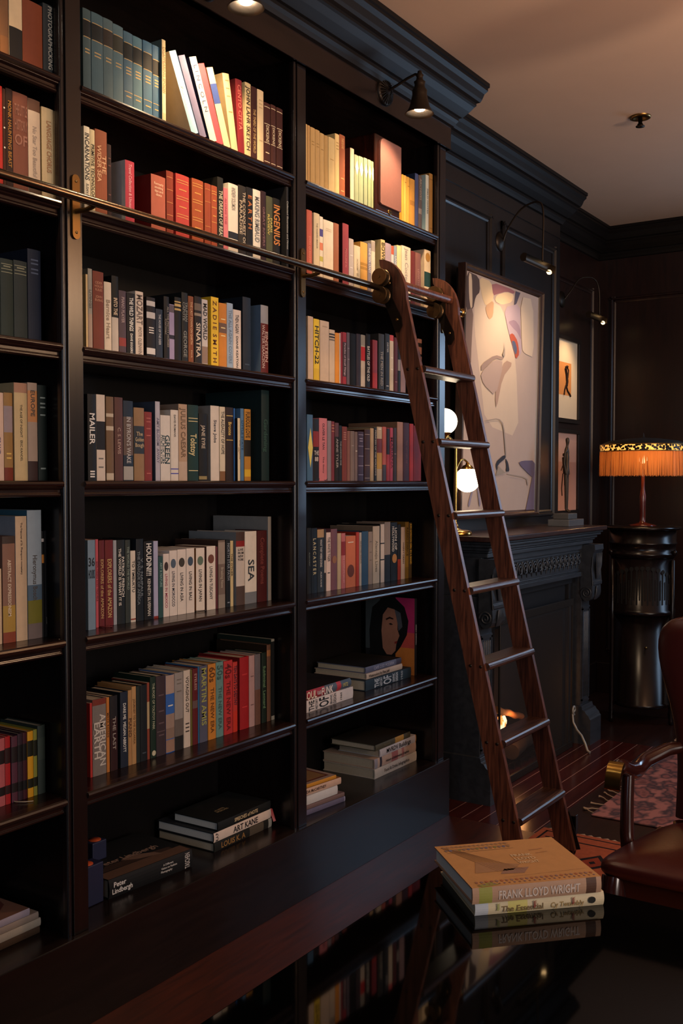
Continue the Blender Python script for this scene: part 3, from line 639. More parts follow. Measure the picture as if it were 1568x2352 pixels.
shelf_books('C', 2, 680, 700, 4.356, 0.06, '''
116 170 118 b8a08a|beige book beside the left upright|beige book||94806a|
174 232 145 d2b02c|vivid yellow book with heavy black lettering|beige book|HITCH-22|1a1814|f=.62,r=.28:.9,b=.0:.22:c8a428
238 328 164 b9a28c|broad beige volume|vivid yellow book||9c8870|k=.9
331 386 252 baa590|beige book with black label marks|broad beige volume|||b=.9:.93:2c2826+.85:.88:2c2826+.8:.83:6c6258
388 432 284 c8802c|orange book, wood-grained|marked beige book||a86820|
434 443 284 c8c0bc|hairline white booklet|orange book|||q
446 463 276 7c2430|narrow wine book|hairline booklet|||b=.0:1:7c2430
466 502 278 8c2c38|raspberry book with dark script panel|narrow wine book|Paradise of Small Things|b09ca4|f=.4,r=.2:.8,b=.18:.82:3c2c34
507 536 280 5e545e|thin mauve-grey book|raspberry book||8c828c|k=.7+.5
540 597 291 101113|pure black book, blank spine|mauve-grey book|||
602 644 294 2e2832|purplish black book|blank black book|||
648 690 304 b4a89c|pale grey book with red disc|purplish black book|||b=.52:.78:b02c30+.8:1:8c8a84
696 740 294 16191f|black book, slanted white capitals|red-disc book|BATTLES OF THE OLD|c8c4c0|f=.55,r=.15:.78
764 812 356 7c2c34|shorter red book, white streaks|slanted-title book||b06c6c|b=0:.35:982824
824 881 294 2c2a28|grey-black jacket, shiny blue edge|shorter red book|THE MEN IN RED|8c8478|f=.4,r=.1:.7
890 932 292 1c1d20|charcoal book, small white lettering|shiny jacket|DIRTIER|9c9a98|f=.35,r=.68:.85,k=.1
936 974 306 b8a892|cream book with red star corner|charcoal book|||b=.9:1:b04040,k=.6+.4
980 1016 330 4c1a1a|oxblood book beside the ladder|red-star book||8a5a50|k=.2
1018 1044 340 141414|black book with small portrait|oxblood book|||b=.42:.62:7c7470
1046 1095 342 846a68|mauve book behind the ladder rail|small-portrait book|||
1184 1205 342 2c2220|dark brown narrow book past the ladder|mauve book|||
1214 1256 344 94685c|dusty pink book with black squares|narrow brown book|||b=.86:.93:1c1614+.7:.74:1c1614+.6:.63:1c1614
''')
shelf_books('C', 3, 680, 920, 4.356, 0.04, '''
108 166 142 3c5c78|steel blue book with yellow lozenge|lozenge book||c8b060|D=c8b85c
170 226 185 141214|black book with red panel|lozenge book|THE/88|b8aca4|h,r=.3:.5,f=.9,b=.55:.8:7c2420,s=6c2c30
229 308 178 b4686c|broad rose pink book|red-panel book|OLIVER LE TAN|3c2024|f=.26,r=.5:.92,a=The Story
312 350 204 7c7076|narrow grey book|broad pink book|||
352 382 210 6c2c34|thin maroon book, gilt top lines|narrow grey book||b8845c|g=.93+.88+.83
386 426 224 201c1c|charcoal book, spaced grey serif title|thin maroon book|ANNE TYLER|948c88|f=.5,r=.2:.75,b=.76:1:54343a
429 456 250 1a2028|slim blue-black book|charcoal serif book|THE LONDON ONE|9c9c9c|f=.4,r=.2:.8
459 508 262 6c3430|rosewood brown book|slim blue-black book||a07468|k=.88+.84+.8+.76
511 540 304 785048|thin terracotta book|rosewood book|||
543 582 307 7c6860|taupe book|terracotta book||9c8c84|k=.7
585 614 314 705c58|thin taupe book|taupe book|||k=.6
618 674 312 3c2e40|aubergine book with silver rules|thin taupe book||948c9c|g=.93+.7+.5+.3+.12,k=.85+.8
682 738 292 3a201a|brown glossy book|aubergine book||9c8a80|g=.9+.62+.3+.05
741 775 278 b09470|narrow fawn book|brown glossy book|||
778 803 272 1c1a1c|narrow black book, white lettering|fawn book|PRINCESS OF THE HOLLOWS|a89c90|f=.55,r=.1:.95
807 858 264 b09a7c|cream book crossed by brick panel|narrow black book|||b=.52:.78:6c2820+.22:.52:ac8434,k=.95
862 900 264 a04c3c|salmon red book, dark foot|brick-panel book||c8745c|b=0:.3:3c3438
903 935 276 8c2c30|red book with black upper block|salmon book|||b=.5:.99:1c1012
938 968 274 983848|raspberry pink narrow book|black-block book|MARIANA|541420|f=.7,r=.1:.95
971 1004 274 30201e|dark chocolate book|raspberry book||7c6058|k=.5
1010 1068 216 8c6450|tall tan album behind the others|dark chocolate book||6c4c3c|s=7c5c48,d=.25,y=.0
1072 1130 224 36141a|tall plum book|tan album|THE HISTORY OF|5c3434|f=.28,r=.3:.7
1134 1172 234 8c2018|bright red book|plum book|||
1175 1250 254 6c1210|crimson book beside the ladder rail|bright red book|||
''')
shelf_books('C', 4, 680, 1160, 4.356, 0.11, '''
108 148 230 17181a|black book against the left upright|first black book|ALAN FURST|6c7470|f=.25,r=.4:.65
151 208 232 141c26|dark blue book with wide-spaced capitals|first black book|L A N C A S T E R|b0a480|f=.5,r=.28:.84
211 278 244 22282e|slate book, pale top corner|spaced-capitals book|WHAT THEY WERE DOING|b0aaa4|f=.3,r=.4:.84,a=ALEX KANE,b=.87:1:9c7c58
281 298 245 2c2622|thin dark patterned spine|slate book|||b=.3:.5:a8988c,q
301 345 275 c4aca0|pinkish white book, rough black title|patterned spine|THE WHITE TIGER|1c1a1a|f=.55,r=.5:.92,k=.3
347 409 240 6c444a|mauve brown book|rough-titled book||8c6450|O2=.5:8c5c40
412 448 283 b09674|straw coloured book|mauve book|||
451 492 283 a85c5c|pink book with dark red blots|straw book|THE COMPLETE BALLET|c88c84|f=.35,r=.1:.6,b=.6:.85:7c2428
496 594 310 b4603c|broad orange paperback|pink book|||k=.87,O2=.32:5c2c1c,q,w
598 630 272 9c3020|vermilion red book|orange paperback||c05c48|s=7c2418,d=.2
632 654 276 a89a8c|thin cream lettered book|vermilion book|SELECTED ESSAYS|5c5450|f=.5
656 720 264 2c4860|denim blue cloth book|thin cream book||3c5c74|
722 762 267 8c7a6c|taupe book with sketched vines|denim blue book||6c5c50|k=.8+.6+.45
766 834 212 b0a08c|ivory book with magenta block|taupe vine book|Alentejo Lives|6c6254|f=.36,r=.2:.75,b=.42:.82:b0a08c,s=7c6c5c,d=.22
836 842 190 1c1a1a|thin black board spine|magenta-block book|||q
844 882 192 b8a89a|white narrow book, thick black dashes|black board spine|||b=.66:.68:1c1c1c+.38:.4:1c1c1c,s=18181a,d=.22
884 942 170 7c6c60|grey-brown jacket, black lower half|dashed white book||a89c90|b=0:.45:1a1c20
946 1012 174 121213|black book, white lettering, gold emblem|grey-brown jacket|LION OF/HOLLYWOOD|b8b0a4|f=.75,r=.5:.93,O2=.38:9c6a34
1015 1047 195 18191c|black book with orange-red foot|emblem book|||b=0:.37:8c2c18
1050 1088 222 b49c8c|pinkish cream book|red-foot book|HARRY DEAN|3c302c|f=.35,r=.3:.7
1090 1126 170 6c5020|old gold patterned book|pinkish cream book|RADIO DANCE|2c2210|f=.45,r=.4:.9,b=.2:.5:7c5c24
1129 1157 178 3a2c18|dark book, gold capitals, last on shelf|old gold book|KIM GORDON GIRL IN A BAND|a8802c|f=.62,r=.25:.98
''')
shelf_books('A', 0, 0, 0, 3.92, 0.03, '''
-90 -6 -150 5a3a28|brown leather volume cut by the frame|brown volume|||
-4 70 -130 6c4a30|tan leather volume|brown volume||3c2418|b=0:.3:7c5230
78 196 -60 c0a684|cream volume with black lower half|tan volume|||b=0:.5:1c1816
200 378 20 6c3420|broad red-brown marbled volume|cream and black volume||8c5030|s=8c5838
384 536 60 23282c|broad slate jacket with white capitals|red-brown volume|PHOTOGRAPHICKING|98948c|f=.3,r=.1:.98
''')
shelf_books('A', 1, 0, 0, 3.92, 0.03, '''
-70 18 765 b02c20|bright red book at the picture edge|bright red book|||
22 48 800 3c2012|thin black-brown patterned book|bright red book|||k=.8+.6+.4
50 110 802 2c1a12|dark brown book with gold capitals|patterned book|MONK HAUNTING BEAST|9c6c2c|f=.5,r=.15:.95
112 246 845 6e4030|broad cocoa brown book, faint lettering|gold-capitals book|THE LITTLE/HISTORY/OF|8c6050|h,r=.45:.9,f=.6
250 358 900 b8a490|white jacket, brown pattern at ends|cocoa book|No Star Too Beautiful|8c7c70|f=.34,r=.2:.72,b=.88:1:5c4032+0:.1:4c3a30
372 494 980 aa9878|plain oatmeal book|patterned jacket|LANGUAGE CHORUS|8c6448|f=.34,r=.3:.86,s=8c7c5c
''')
shelf_books('A', 2, 0, 400, 5.6, 0.07, '''
-160 -4 1060 1e2a28|dark green cloth volume at picture edge|green volume||5c5c4c|g=.86+.8
0 165 1095 202c2a|dark green cloth volume, gilt rules|edge green volume||7c7c68|g=.93+.87+.83,k=.9
172 345 1120 202a2c|blackish green volume, gilt rules|gilt-ruled volume||7c7c68|g=.93+.87+.83,k=.9
352 520 975 1c2130|tall navy volume|blackish green volume||4c5468|k=.88+.84+.78+.74,s=1c2130,d=.24
''')
shelf_books('A', 3, 0, 840, 7.127, 0.08, '''
-120 52 440 c4a898|pinkish white book cut by the frame|pinkish white book|GRAND|3c3c6c|f=.3,r=.3:.5
56 200 445 8c6a40|golden brown landscape jacket|pinkish white book||c8a458|b=.55:.85:8c7c80+0:.15:6c2c20,k=.3+.25
225 440 285 b8a078|tall cream jacket, blue-red patches|golden brown jacket|THE AGE OF INSIGHT   ERIC KANDEL|4c4434|f=.16,r=.2:.78,b=.9:1:9c7460
446 605 282 a08878|jacket from orange sunset to brown|tall cream jacket|EUROPE|4c4440|f=.4,r=.6:.98,b=.6:.92:b87c50+0:.2:3c2a28
612 765 322 18211f|dark green-black book, white rules|sunset jacket||7c8480|k=.86+.8+.76+.68+.12
''')
shelf_books('A', 4, 0, 1150, 6.354, 0.09, '''
-120 20 1000 b8a088|beige book at the picture edge|beige edge book|||
30 215 520 7c5a4c|colourful splattered art book|beige edge book|ABSTRACT EXPRESSIONISM|c8b4a0|f=.26,r=.25:.78,b=.93:1:3c302c+.1:.35:9c7c3c+0:.1:7c3c2c
220 385 228 b89c80|tall peach book with black lettering|splattered art book|The frescoes of St. Pherapont monastery|3c302c|f=.16,r=.52:.96,s=8c8f98,d=.235
392 600 140 8c949c|tall painted-landscape art book|tall peach book|Hieronymus Bosch|4c4440|f=.3,r=.3:.65,b=0:.12:6c5c58+.12:.3:6c6424+.3:.42:4c5c6c,s=3c6478,d=.25
604 640 446 0e0f12|glossy black thin book|landscape art book|||b=.9:.93:b8aca8+.7:.78:b07030
643 736 440 15161a|matte black book with red tag|glossy black book|SAPPER DENER|9c9890|f=.16,r=.06:.25,b=.84:.99:15161a
''')
shelf_books('A', 5, 0, 1600, 7.127, 0.1, '''
-70 75 690 9c5054|dusty pink book with black labels|dusty pink book|||b=.62:.82:1c1416+.15:.28:1c1416,w
79 165 652 941c20|scarlet book with black labels|dusty pink book|||b=.6:.83:281214+.15:.28:281214
182 282 650 4a2836|plum purple book, black labels|scarlet book|||b=.6:.84:1c1416+.15:.29:1c1416
286 366 605 30202a|dark aubergine book, black labels|plum book|||b=.58:.83:141214+.14:.28:141214
369 438 585 3c161e|dark wine book, black labels|aubergine book|||b=.58:.83:141214+.14:.28:141214
446 540 570 c88c1c|golden yellow book, black labels|dark wine book|||b=.62:.86:1c1a10+.14:.28:1c1a10
543 604 540 7c7a34|olive yellow book, black labels|golden book|||b=.6:.84:1c1a10+.14:.28:1c1a10
612 735 470 2c3430|tall grey-green book, silver marks|olive book||8c9088|b=.5:.82:343c36
''')

# ------------------------------------------------------------------ books lying flat
def flat(xr, yf, z, L, th, d, hx, label, group, texts=(), rz=0, bands=(), front=None, side=None, pagem=None, extra=None, bulge=None, paper=False):
    o = make_book(th, L, d, hx, bands, texts, side, front, paper, extra, pagem, bulge)
    o.location = (xr, yf, z+.0004); o.rotation_euler = (0, R(-90), R(rz))
    return tag(o, label, 'book', group)
g = 'books lying flat on the bottom deck'
# left bay
y = .10
flat(1.925, y, DECK, .36, .020, .25, '4a3a2e', 'grey-brown book at the bottom of the flat stack, left bay', g, [('N A', .55, .72, '8c7c70', .7, 'v', .5)])
flat(1.927, y-.002, DECK+.021, .36, .022, .25, 'aaa296', 'thick white book second from bottom of the left bay stack', g, [('Photography', .5, .72, '4c4844', .45, 'v', .5), ('U&U', .9, .96, '3c3a38', .7, 'h', .5)])
flat(1.921, y, DECK+.044, .36, .018, .25, '9c8f86', 'beige book with thin italic title, third up in the left bay stack', g, [('Portraits of Hudson, New York', .5, .82, '4c4440', .4, 'v', .5)])
def tsuji(mb, mi, w_, h_, d_):
    random.seed(8)
    for k in range(26):
        zc = random.uniform(.05, .9)*h_; yc = random.uniform(.06, .9)*d_; r_ = random.uniform(.012, .04)
        n = 7; mb.add([(w_+.0003+k*.00001, min(d_-.002, max(.002, yc+r_*math.cos(a*6.283/n)*random.uniform(.5, 1.1))), min(h_-.003, max(.003, zc+r_*math.sin(a*6.283/n)*random.uniform(.6, 1.3)))) for a in range(n)], [tuple(range(n))], mi(random.choice(['5a3430', '8a6a58', '6a4a40', '7a5a54'])))
flat(1.890, y, DECK+.063, .34, .020, .24, 'a49cae', 'art book with brown marbled cover on top of the left bay stack', g, [('NOBUO TSUJI', .55, .86, '2a2440', .55, 'v', .5)], front='7c5c50', extra=tsuji)
# middle bay: big photography book, two small boxes and a stack of three
def lind(mb, mi, w_, h_, d_):
    x = w_+.0003
    mb.add([(x, .002, .002), (x, .055, .002), (x, .055, h_-.002), (x, .002, h_-.002)], [(0, 1, 2, 3)], mi('5a4438'))
    mb.add([(x+.0001, .055, h_*.1), (x+.0001, .075, h_*.1), (x+.0001, .10, h_*.8), (x+.0001, .06, h_*.95)], [(0, 1, 2, 3)], mi('3a2c26'))
    mb.add([(x+.0002, .045, h_*.25), (x+.0002, .075, h_*.28), (x+.0002, .12, h_*.5), (x+.0002, .10, h_*.62), (x+.0002, .07, h_*.5)], [(0, 1, 2, 3, 4)], mi('6a5448'))
    put_text(mb, 'Peter Lindbergh', (x+.0004, .115, h_*.5), (0, 0, -1), (0, 1, 0), .026, .24, mi('8a7466'))
flat(2.538, .075, DECK, .345, .060, .268, '17181a', 'large black photography book lying flat with white name on spine', g,
     [('Peter', .80, .965, 'd8d4d0', .26, 'v', .70), ('Lindbergh', .74, .97, 'd8d4d0', .26, 'v', .36), ('A Different', .22, .40, 'c0bcb8', .11, 'v', .74),
      ('Vision on Fashion', .18, .42, 'c0bcb8', .11, 'v', .56), ('Photography', .24, .42, 'c0bcb8', .11, 'v', .38), ('TASCHEN', .04, .10, 'b0aca8', .6, 'h', .5)], rz=-5, extra=lind, bulge=.006)
for i, (bx, by, bz, bw, bh, lab) in enumerate([(2.085, .11, DECK+.0006, .095, .124, 'small dark blue box with orange top beside the left upright, before the black book'),
                                           (onY(213, 1960, .25).x, .25, DECK+.0615, .060, .062, 'small dark blue box with orange top standing on the black book')]):
    t = thing('small_box', (bx, by, bz), lab, 'box', 'small blue boxes')
    MB().box((0, 0, 0), (bw, .05, bh)).build('body', plain('navy_board', '1c2240', .5), t, bevel=.003)
    MB().lathe([(.0, 0), (.022, 0), (.022, .002), (0, .002)], (bw/2, .025, bh), 24, sx=.95).build('lid_disc', plain('orange_paper', 'b84818', .6), t)
flat(3.004, .097, DECK, .325, .032, .262, '1c1c1a', 'dark worn book with orange capitals at the bottom of three', g,
     [('LOUIS K. A', .42, .95, '8a6438', .6, 'v', .5)], bands=[(.15, .4, '4a4238'), (0, .06, '8a8880')], rz=0)
flat(3.002, .099, DECK+.033, .323, .033, .262, '22252a', 'white-spined book in big black capitals, middle of three', g,
     [('ART KANE', .22, .70, '1a1a20', .62, 'v', .5), ('R.A.P', .93, .97, '2a2a30', .5, 'h', .5)], bands=[(0, 1, 'c4b2a6')], pagem=M_PAGEW, side='1a1c20')
def speeches(mb, mi, w_, h_, d_):
    x = w_+.0003
    put_text(mb, 'SPEECHES', (x, .075, h_*.62), (0, 0, -1), (0, 1, 0), .010, .09, mi('9a8a6c'))
    put_text(mb, 'of NOTE', (x, .09, h_*.62), (0, 0, -1), (0, 1, 0), .010, .07, mi('9a8a6c'))
    for k in range(7):
        a = R(20+k*23); c = (.14, h_*.6)
        mb.add([(x, c[0]+.025*math.cos(a), c[1]+.025*math.sin(a)), (x, c[0]+.028*math.cos(a)+.001, c[1]+.025*math.sin(a)), (x, c[0]+.055*math.cos(a), c[1]+.06*math.sin(a)), (x, c[0]+.054*math.cos(a), c[1]+.06*math.sin(a)+.001)], [(0, 1, 2, 3)], mi('3a3a38'))
flat(3.003, .101, DECK+.067, .300, .030, .205, '191b1c', 'charcoal book of speeches lying on top of three', g,
     [('SPEECHES of NOTE', .26, .70, 'c4ae88', .42, 'v', .5)], pagem=M_PAGEW, extra=speeches)
rb = MB(); rb.add([(3.006, .11, DECK+.066), (3.014, .10, DECK+.064), (3.0165, .085, DECK+.02), (3.008, .09, DECK+.018)], [(0, 1, 2, 3)]); rb.add([(3.006, .111, DECK+.066), (3.014, .101, DECK+.064), (3.0165, .086, DECK+.02), (3.008, .091, DECK+.018)], [(3, 2, 1, 0)])
tag(rb.build('ribbon', plain('red_ribbon', '9a2420', .5)), 'red ribbon hanging from the flat stack in the middle bay', 'ribbon')
# right bay deck
flat(3.408, .035, DECK, .300, .020, .25, '5a5468', 'dull violet book at the bottom of the leftmost stack, lowest deck', g, rz=-6, bands=[(0, .02, '8a8698')])
flat(3.405, .036, DECK+.021, .300, .016, .25, '6a5450', 'mauve-brown thin book above the dull violet one', g, rz=-6)
flat(3.368, .045, DECK+.038, .265, .034, .235, 'b4b0ae', 'scuffed silver-white book under the peach one, lowest deck', g, [('ART', .80, .9, '5a5450', .4, 'v', .6)], rz=-5, side='a09c98')
flat(3.392, .044, DECK+.073, .280, .026, .235, 'b49480', 'peach book with black italic name, second in its stack', g, [('LINDA McCARTNEY', .28, .86, '3a2420', .42, 'v', .5)], rz=-7, front='8a5a2c')
def framed(mb, mi, w_, h_, d_):
    x = w_+.0003; mb.add([(x, .02, .02), (x, d_-.02, .02), (x, d_-.02, h_-.02), (x, .02, h_-.02)], [(0, 1, 2, 3)], mi('5a2a20'))
    mb.add([(x+.0001, .03, .03), (x+.0001, d_*.6, .03), (x+.0001, d_*.6, h_-.02), (x+.0001, .03, h_-.02)], [(0, 1, 2, 3)], mi('7a5a38'))
flat(3.366, .050, DECK+.100, .255, .014, .220, 'b07828', 'amber-edged book with framed dark cover on top of the small stack', g, rz=-7, front='8a7468', extra=framed)
flat(4.092, .092, DECK, .365, .042, .268, 'bcb0a2', 'white infographics book at the bottom of the four-book stack', g, [('Food & Drink Infographics', .13, .84, '201c1c', .34, 'v', .5)])
flat(4.090, .094, DECK+.043, .362, .042, .268, 'b49a88', 'book with streaked pink and grey spine, second of four', g, [('History of Information Graphics', .12, .80, '241c1c', .26, 'v', .4)],
     bands=[(.93, 1, '8c8890'), (.83, .88, '34303a'), (.45, .6, '9c605c'), (.3, .36, 'a46c64')], side='6a5a50')
flat(4.088, .092, DECK+.086, .318, .034, .215, 'b6b2b4', 'white-spined architecture book in large black letters, third of four', g, [('MVRDV Buildings', .02, .97, '1a181a', .56, 'v', .5)], side='3a3028', bands=[(0, .02, 'b07838')])
flat(4.030, .090, DECK+.121, .300, .026, .230, '4c4838', 'glossy dark olive book on top of the four-book stack', g, [('Portraits', .5, .85, '6c6450', .3, 'v', .5)], bands=[(.2, .45, 'a8803c')], front='241f18')
# right bay, sixth shelf: two stacks and a standing portrait book
g = 'books lying flat on the sixth shelf, right bay'; z = SZ[5]
flat(3.512, .065, z, .392, .046, .26, 'bcb0ac', 'white graphic design history lying flat beside the upright', g,
     [('THE', .73, .82, '17181a', .9, 'h', .5), ('HISTORY', .665, .705, '17181a', .9, 'h', .5), ('OF', .47, .64, '17181a', .95, 'h', .5), ('GRAPHIC', .40, .44, '17181a', .9, 'h', .5), ('DESIGN', .33, .38, '17181a', .9, 'h', .5), ('1960', .22, .25, '3a3838', .6, 'h', .5)], rz=1)
flat(3.498, .070, z+.047, .385, .036, .25, '46505c', 'glossy music book with red and blue spine, upper of two', g,
     [('SOUL', .66, .88, 'd8c4b0', .8, 'v', .5), ('R&B', .58, .65, 'a8a0a0', .4, 'v', .5), ('FUNK', .36, .57, 'cfc4bc', .8, 'v', .5), ('1972', .06, .18, 'b8a860', .4, 'v', .5)],
     bands=[(.5, 1, '8c2430'), (.2, .28, 'a03038')], front='1c1614', rz=1, bulge=.008)
flat(4.030, .087, z, .385, .045, .268, '26333c', 'dark slate graphic design history at the bottom of three', g,
     [('THE', .72, .82, 'c0c4c8', .9, 'h', .5), ('HISTORY', .655, .70, 'c0c4c8', .9, 'h', .5), ('OF', .46, .63, 'c0c4c8', .95, 'h', .5), ('GRAPHIC', .38, .43, 'c0c4c8', .9, 'h', .5), ('DESIGN', .31, .36, 'c0c4c8', .9, 'h', .5), ('1960', .20, .24, 'a0a4a8', .6, 'h', .5)], side='1c2428')
flat(3.965, .095, z+.046, .300, .024, .268, 'baa593', 'cream watercolour book in the middle of three', g, [('Watercolors by Finn Juhl', .38, .95, '2a2626', .5, 'v', .5)])
flat(3.965, .100, z+.071, .300, .026, .250, '565a70', 'violet grey book with black cover on top of three', g, [('CAPE COD MODERN', .22, .78, '9a9cb0', .5, 'v', .5)], front='141312', bands=[(0, .15, '3c3848')])
def portrait(mb, mi, w_, h_, d_):
    def P(u, v): return (-.0004, d_*(1-u), h_*v)        # u from the back edge to the spine
    def shp(pts, hx, k): mb.add([(p[0]-k*.00012, p[1], p[2]) for p in [P(*q) for q in pts]], [tuple(range(len(pts)))], mi(hx))
    shp([(.62, 0), (1, 0), (1, .35), (.62, .35)], 'c87a38', 1); shp([(.62, .35), (1, .35), (1, .55), (.62, .55)], 'c05048', 1)
    shp([(.62, .55), (1, .55), (1, 1), (.62, 1)], 'a82c60', 1); shp([(0, .3), (.3, .3), (.3, 1), (0, 1)], '3c4448', 1)
    shp([(.10, .1), (.08, .55), (.14, .85), (.35, .98), (.60, 1), (.80, .88), (.88, .70), (.85, .52), (.72, .35), (.55, .2), (.3, .05)], '121213', 2)
    shp([(.36, .32), (.33, .55), (.36, .76), (.46, .86), (.60, .84), (.66, .70), (.66, .58), (.70, .50), (.64, .40), (.62, .30), (.54, .24), (.44, .24)], '9c6c58', 3)
    shp([(.60, .84), (.72, .80), (.76, .62), (.68, .56), (.66, .66)], '484c54', 4)
    shp([(.42, .71), (.50, .74), (.58, .72), (.57, .705), (.50, .715), (.43, .69)], '2c1c18', 5)
    shp([(.48, .645), (.52, .66), (.57, .64), (.52, .63)], '241a18', 5); shp([(.60, .415), (.655, .43), (.65, .395), (.60, .39)], '7c2c28', 5)
    shp([(.30, .16), (.42, .22), (.56, .18), (.60, .06), (.26, .04)], '8c4c3c', 3)
po = make_book(.022, .352, .262, '15151a', [], [('CINDY SHERMAN', .4, .66, '8c8c90', .4, 'v', .5), ], '1c1e22', None, False, portrait)
po.location = (4.066, .088, z+.0005); tag(po, 'tall book standing with a woman\'s portrait on pink and yellow cover', 'book', g)

# eyeglasses on the fourth shelf of the right bay
gp = onY(782, 1103, .03); gt = thing('reading_glasses', (3.22, .045, SZ[3]), 'folded black reading glasses lying in front of the rose pink book', 'glasses')
mb = MB()
for dx in (0, .055):
    mb.tube([(dx+.024*math.cos(a*.524), .006*math.sin(a*.524), .018+.016*math.sin(a*.524)) for a in range(13)], .002, 6)
mb.tube([(.024, 0, .022), (.031, 0, .022)], .0018, 6); mb.build('rims', plain('black_acetate', '0c0c0c', .3), gt)
MB().tube([(.079, .0, .022), (.11, .012, .018), (.15, .005, .003)], .002, 6).build('temple', plain('black_acetate', '0c0c0c', .3), gt)
# bookmark ribbons that spill on shelves
for nm, pts, hx, lab in [('bookmark_ribbon', [(2.60, .118, 1.112), (2.605, .095, 1.114), (2.63, .088, 1.1135), (2.65, .105, 1.113)], '1c1614', 'dark bookmark ribbons curling out below the slate-oval travel book'),
                         ('bookmark_ribbon', [(2.17, .118, 1.112), (2.165, .08, 1.114), (2.185, .07, 1.1135), (2.20, .09, 1.113)], '5c1414', 'red bookmark ribbon below the maroon books, fifth shelf'),
                         ('bookmark_ribbon', [(1.845, .118, .666), (1.84, .09, .668), (1.855, .07, .6675), (1.875, .06, .6665)], '9c8c78', 'cream bookmark ribbon below the scarlet book, sixth shelf')]:
    mb = MB(); mb.tube(pts, .0016, 6); tag(mb.build(nm, plain('ribbon_'+hx, hx, .6)), lab, 'ribbon')

# vintage radio cabinet on the top shelf of the right bay
rx0 = onY(680+790/4.356, 400, .012).x+.004; rx1 = onY(680+1050/4.356, 400, .012).x-.004
rt_z = SZ[0]; rh = .315; t = thing('radio_cabinet', (rx0, .003, rt_z+.0005), 'tall dark wooden radio with pink cloth front and small oval badge', 'radio')
rw = rx1-rx0; M_RW = wood('glossy_rosewood', '140806', '2c100a', .15, 'Z', 9, 8, .1)
MB().box((0, .012, 0), (rw, .24, rh)).build('case', M_RW, t, bevel=.008, seg=3)
cx0 = rw-.172; k = 8; arc_ = [(cx0+.03-.03*math.cos(a*math.pi/2/k), rh-.042+.03*math.sin(a*math.pi/2/k)) for a in range(k+1)]
MB().prism([(rw-.004, .034), (rw-.004, rh-.012)] + arc_[::-1] + [(cx0, .040), (cx0+.012, .034)], (0, .013, 0), (0, .004, 0), (1, 0, 0), (0, 0, 1)).build('cloth_front', plain('pink_grille_cloth', '6e463f', .85, vary=.12, bscale=900, bump=.5), t, bevel=.003)
fw_ = .172
mb = MB().lathe([(0, 0), (.011, 0), (.011, .003), (.008, .004), (0, .0035)], (rw-fw_*.5, .012, .017), 26, axis=(0, -1, 0), sx=1.5)
mb.box((rw-fw_*.5-.010, .0082, .0155), (rw-fw_*.5+.010, .0070, .0185), 1); mb.build('badge', [M_BRASS, plain('badge_black', '0c0a08', .4)], t)

# ------------------------------------------------------------------ ladder rail
RZ, RY = 2.308, -.085; M_BRKT = plain('dull_brass', '6a5230', .34, .95, bump=.1, bscale=60)
t = thing('ladder_rail', (3.0, RY, RZ), 'long steel rail running across the bookcase uprights for the ladder', 'rail')
mb = MB().tube([(-2.2, 0, 0), (1.165, 0, 0)], .0125, 20); mb.build('rod', M_STEEL, t)
MB().lathe([(0, -.02), (.012, -.017), (.02, -.006), (.021, .004), (.015, .014), (.0, .02)], (1.18, 0, 0), 20, axis=(1, 0, 0)).build('end_knob', M_BRASS, t)
for x0, x1 in PIL:
    xc = x0+.052-3.0; mb = MB(); n = 10; hw = .0135
    pl = [(hw*math.cos(a*math.pi/n), .075+hw*math.sin(a*math.pi/n)) for a in range(n+1)]+[(-hw*math.cos(a*math.pi/n), -.075-hw*math.sin(a*math.pi/n)) for a in range(n+1)]
    mb.prism(pl, (xc, -RY-.001, 0), (xc, -RY-.006, 0), (1, 0, 0), (0, 0, 1))
    mb.tube([(xc, -RY-.004, -.012), (xc, .04, -.014), (xc, .012, -.008), (xc, 0, 0)], .007, 10)
    for dz in (-.07, .07): mb.lathe([(0, 0), (.005, 0), (.003, .002), (0, .0025)], (xc, -RY-.006, dz), 10, axis=(0, -1, 0))
    mb.build('bracket', M_BRKT, t, bevel=.001, seg=1)

# ------------------------------------------------------------------ ladder
def yb(z): return -.068-.243*(2.42-z)
XLD, XRD, TH = 3.502, 3.945, .020
lad = thing('library_ladder', (3.7, -.4, -.0), 'tall worn oak library ladder leaning on the steel rail', 'ladder'); LL = (3.7, -.4, -.0075)
def lpart(name, mb, mat, **k):
    mb.v = [V(p, LL) for p in mb.v]; return mb.build(name, mat, lad, **k)
D_ = .079
def rail_poly():
    p = [(yb(.045), .045), (yb(.045)-D_, .045), (yb(2.25)-D_, 2.25)]
    # rounded nose: front sweeps up to a point at the back
    for a in range(1, 9):
        s = a/8; p.append((yb(2.25)-D_+(D_+.045)*(1-math.cos(s*math.pi/2))**1.0, 2.25+.168*math.sin(s*math.pi/2)))
    p += [(yb(2.40)+.006, 2.395), (yb(2.36)-.002, 2.36), (yb(2.30), 2.30)]
    return p
for X in (XLD, XRD):
    lpart('side_rail', MB().prism(rail_poly(), (X, 0, 0), (X+TH, 0, 0), (0, 1, 0), (0, 0, 1)), M_LADDER, bevel=.002, seg=2)
STEPS = [1.992, 1.708, 1.424, 1.140, .856, .572, .288]
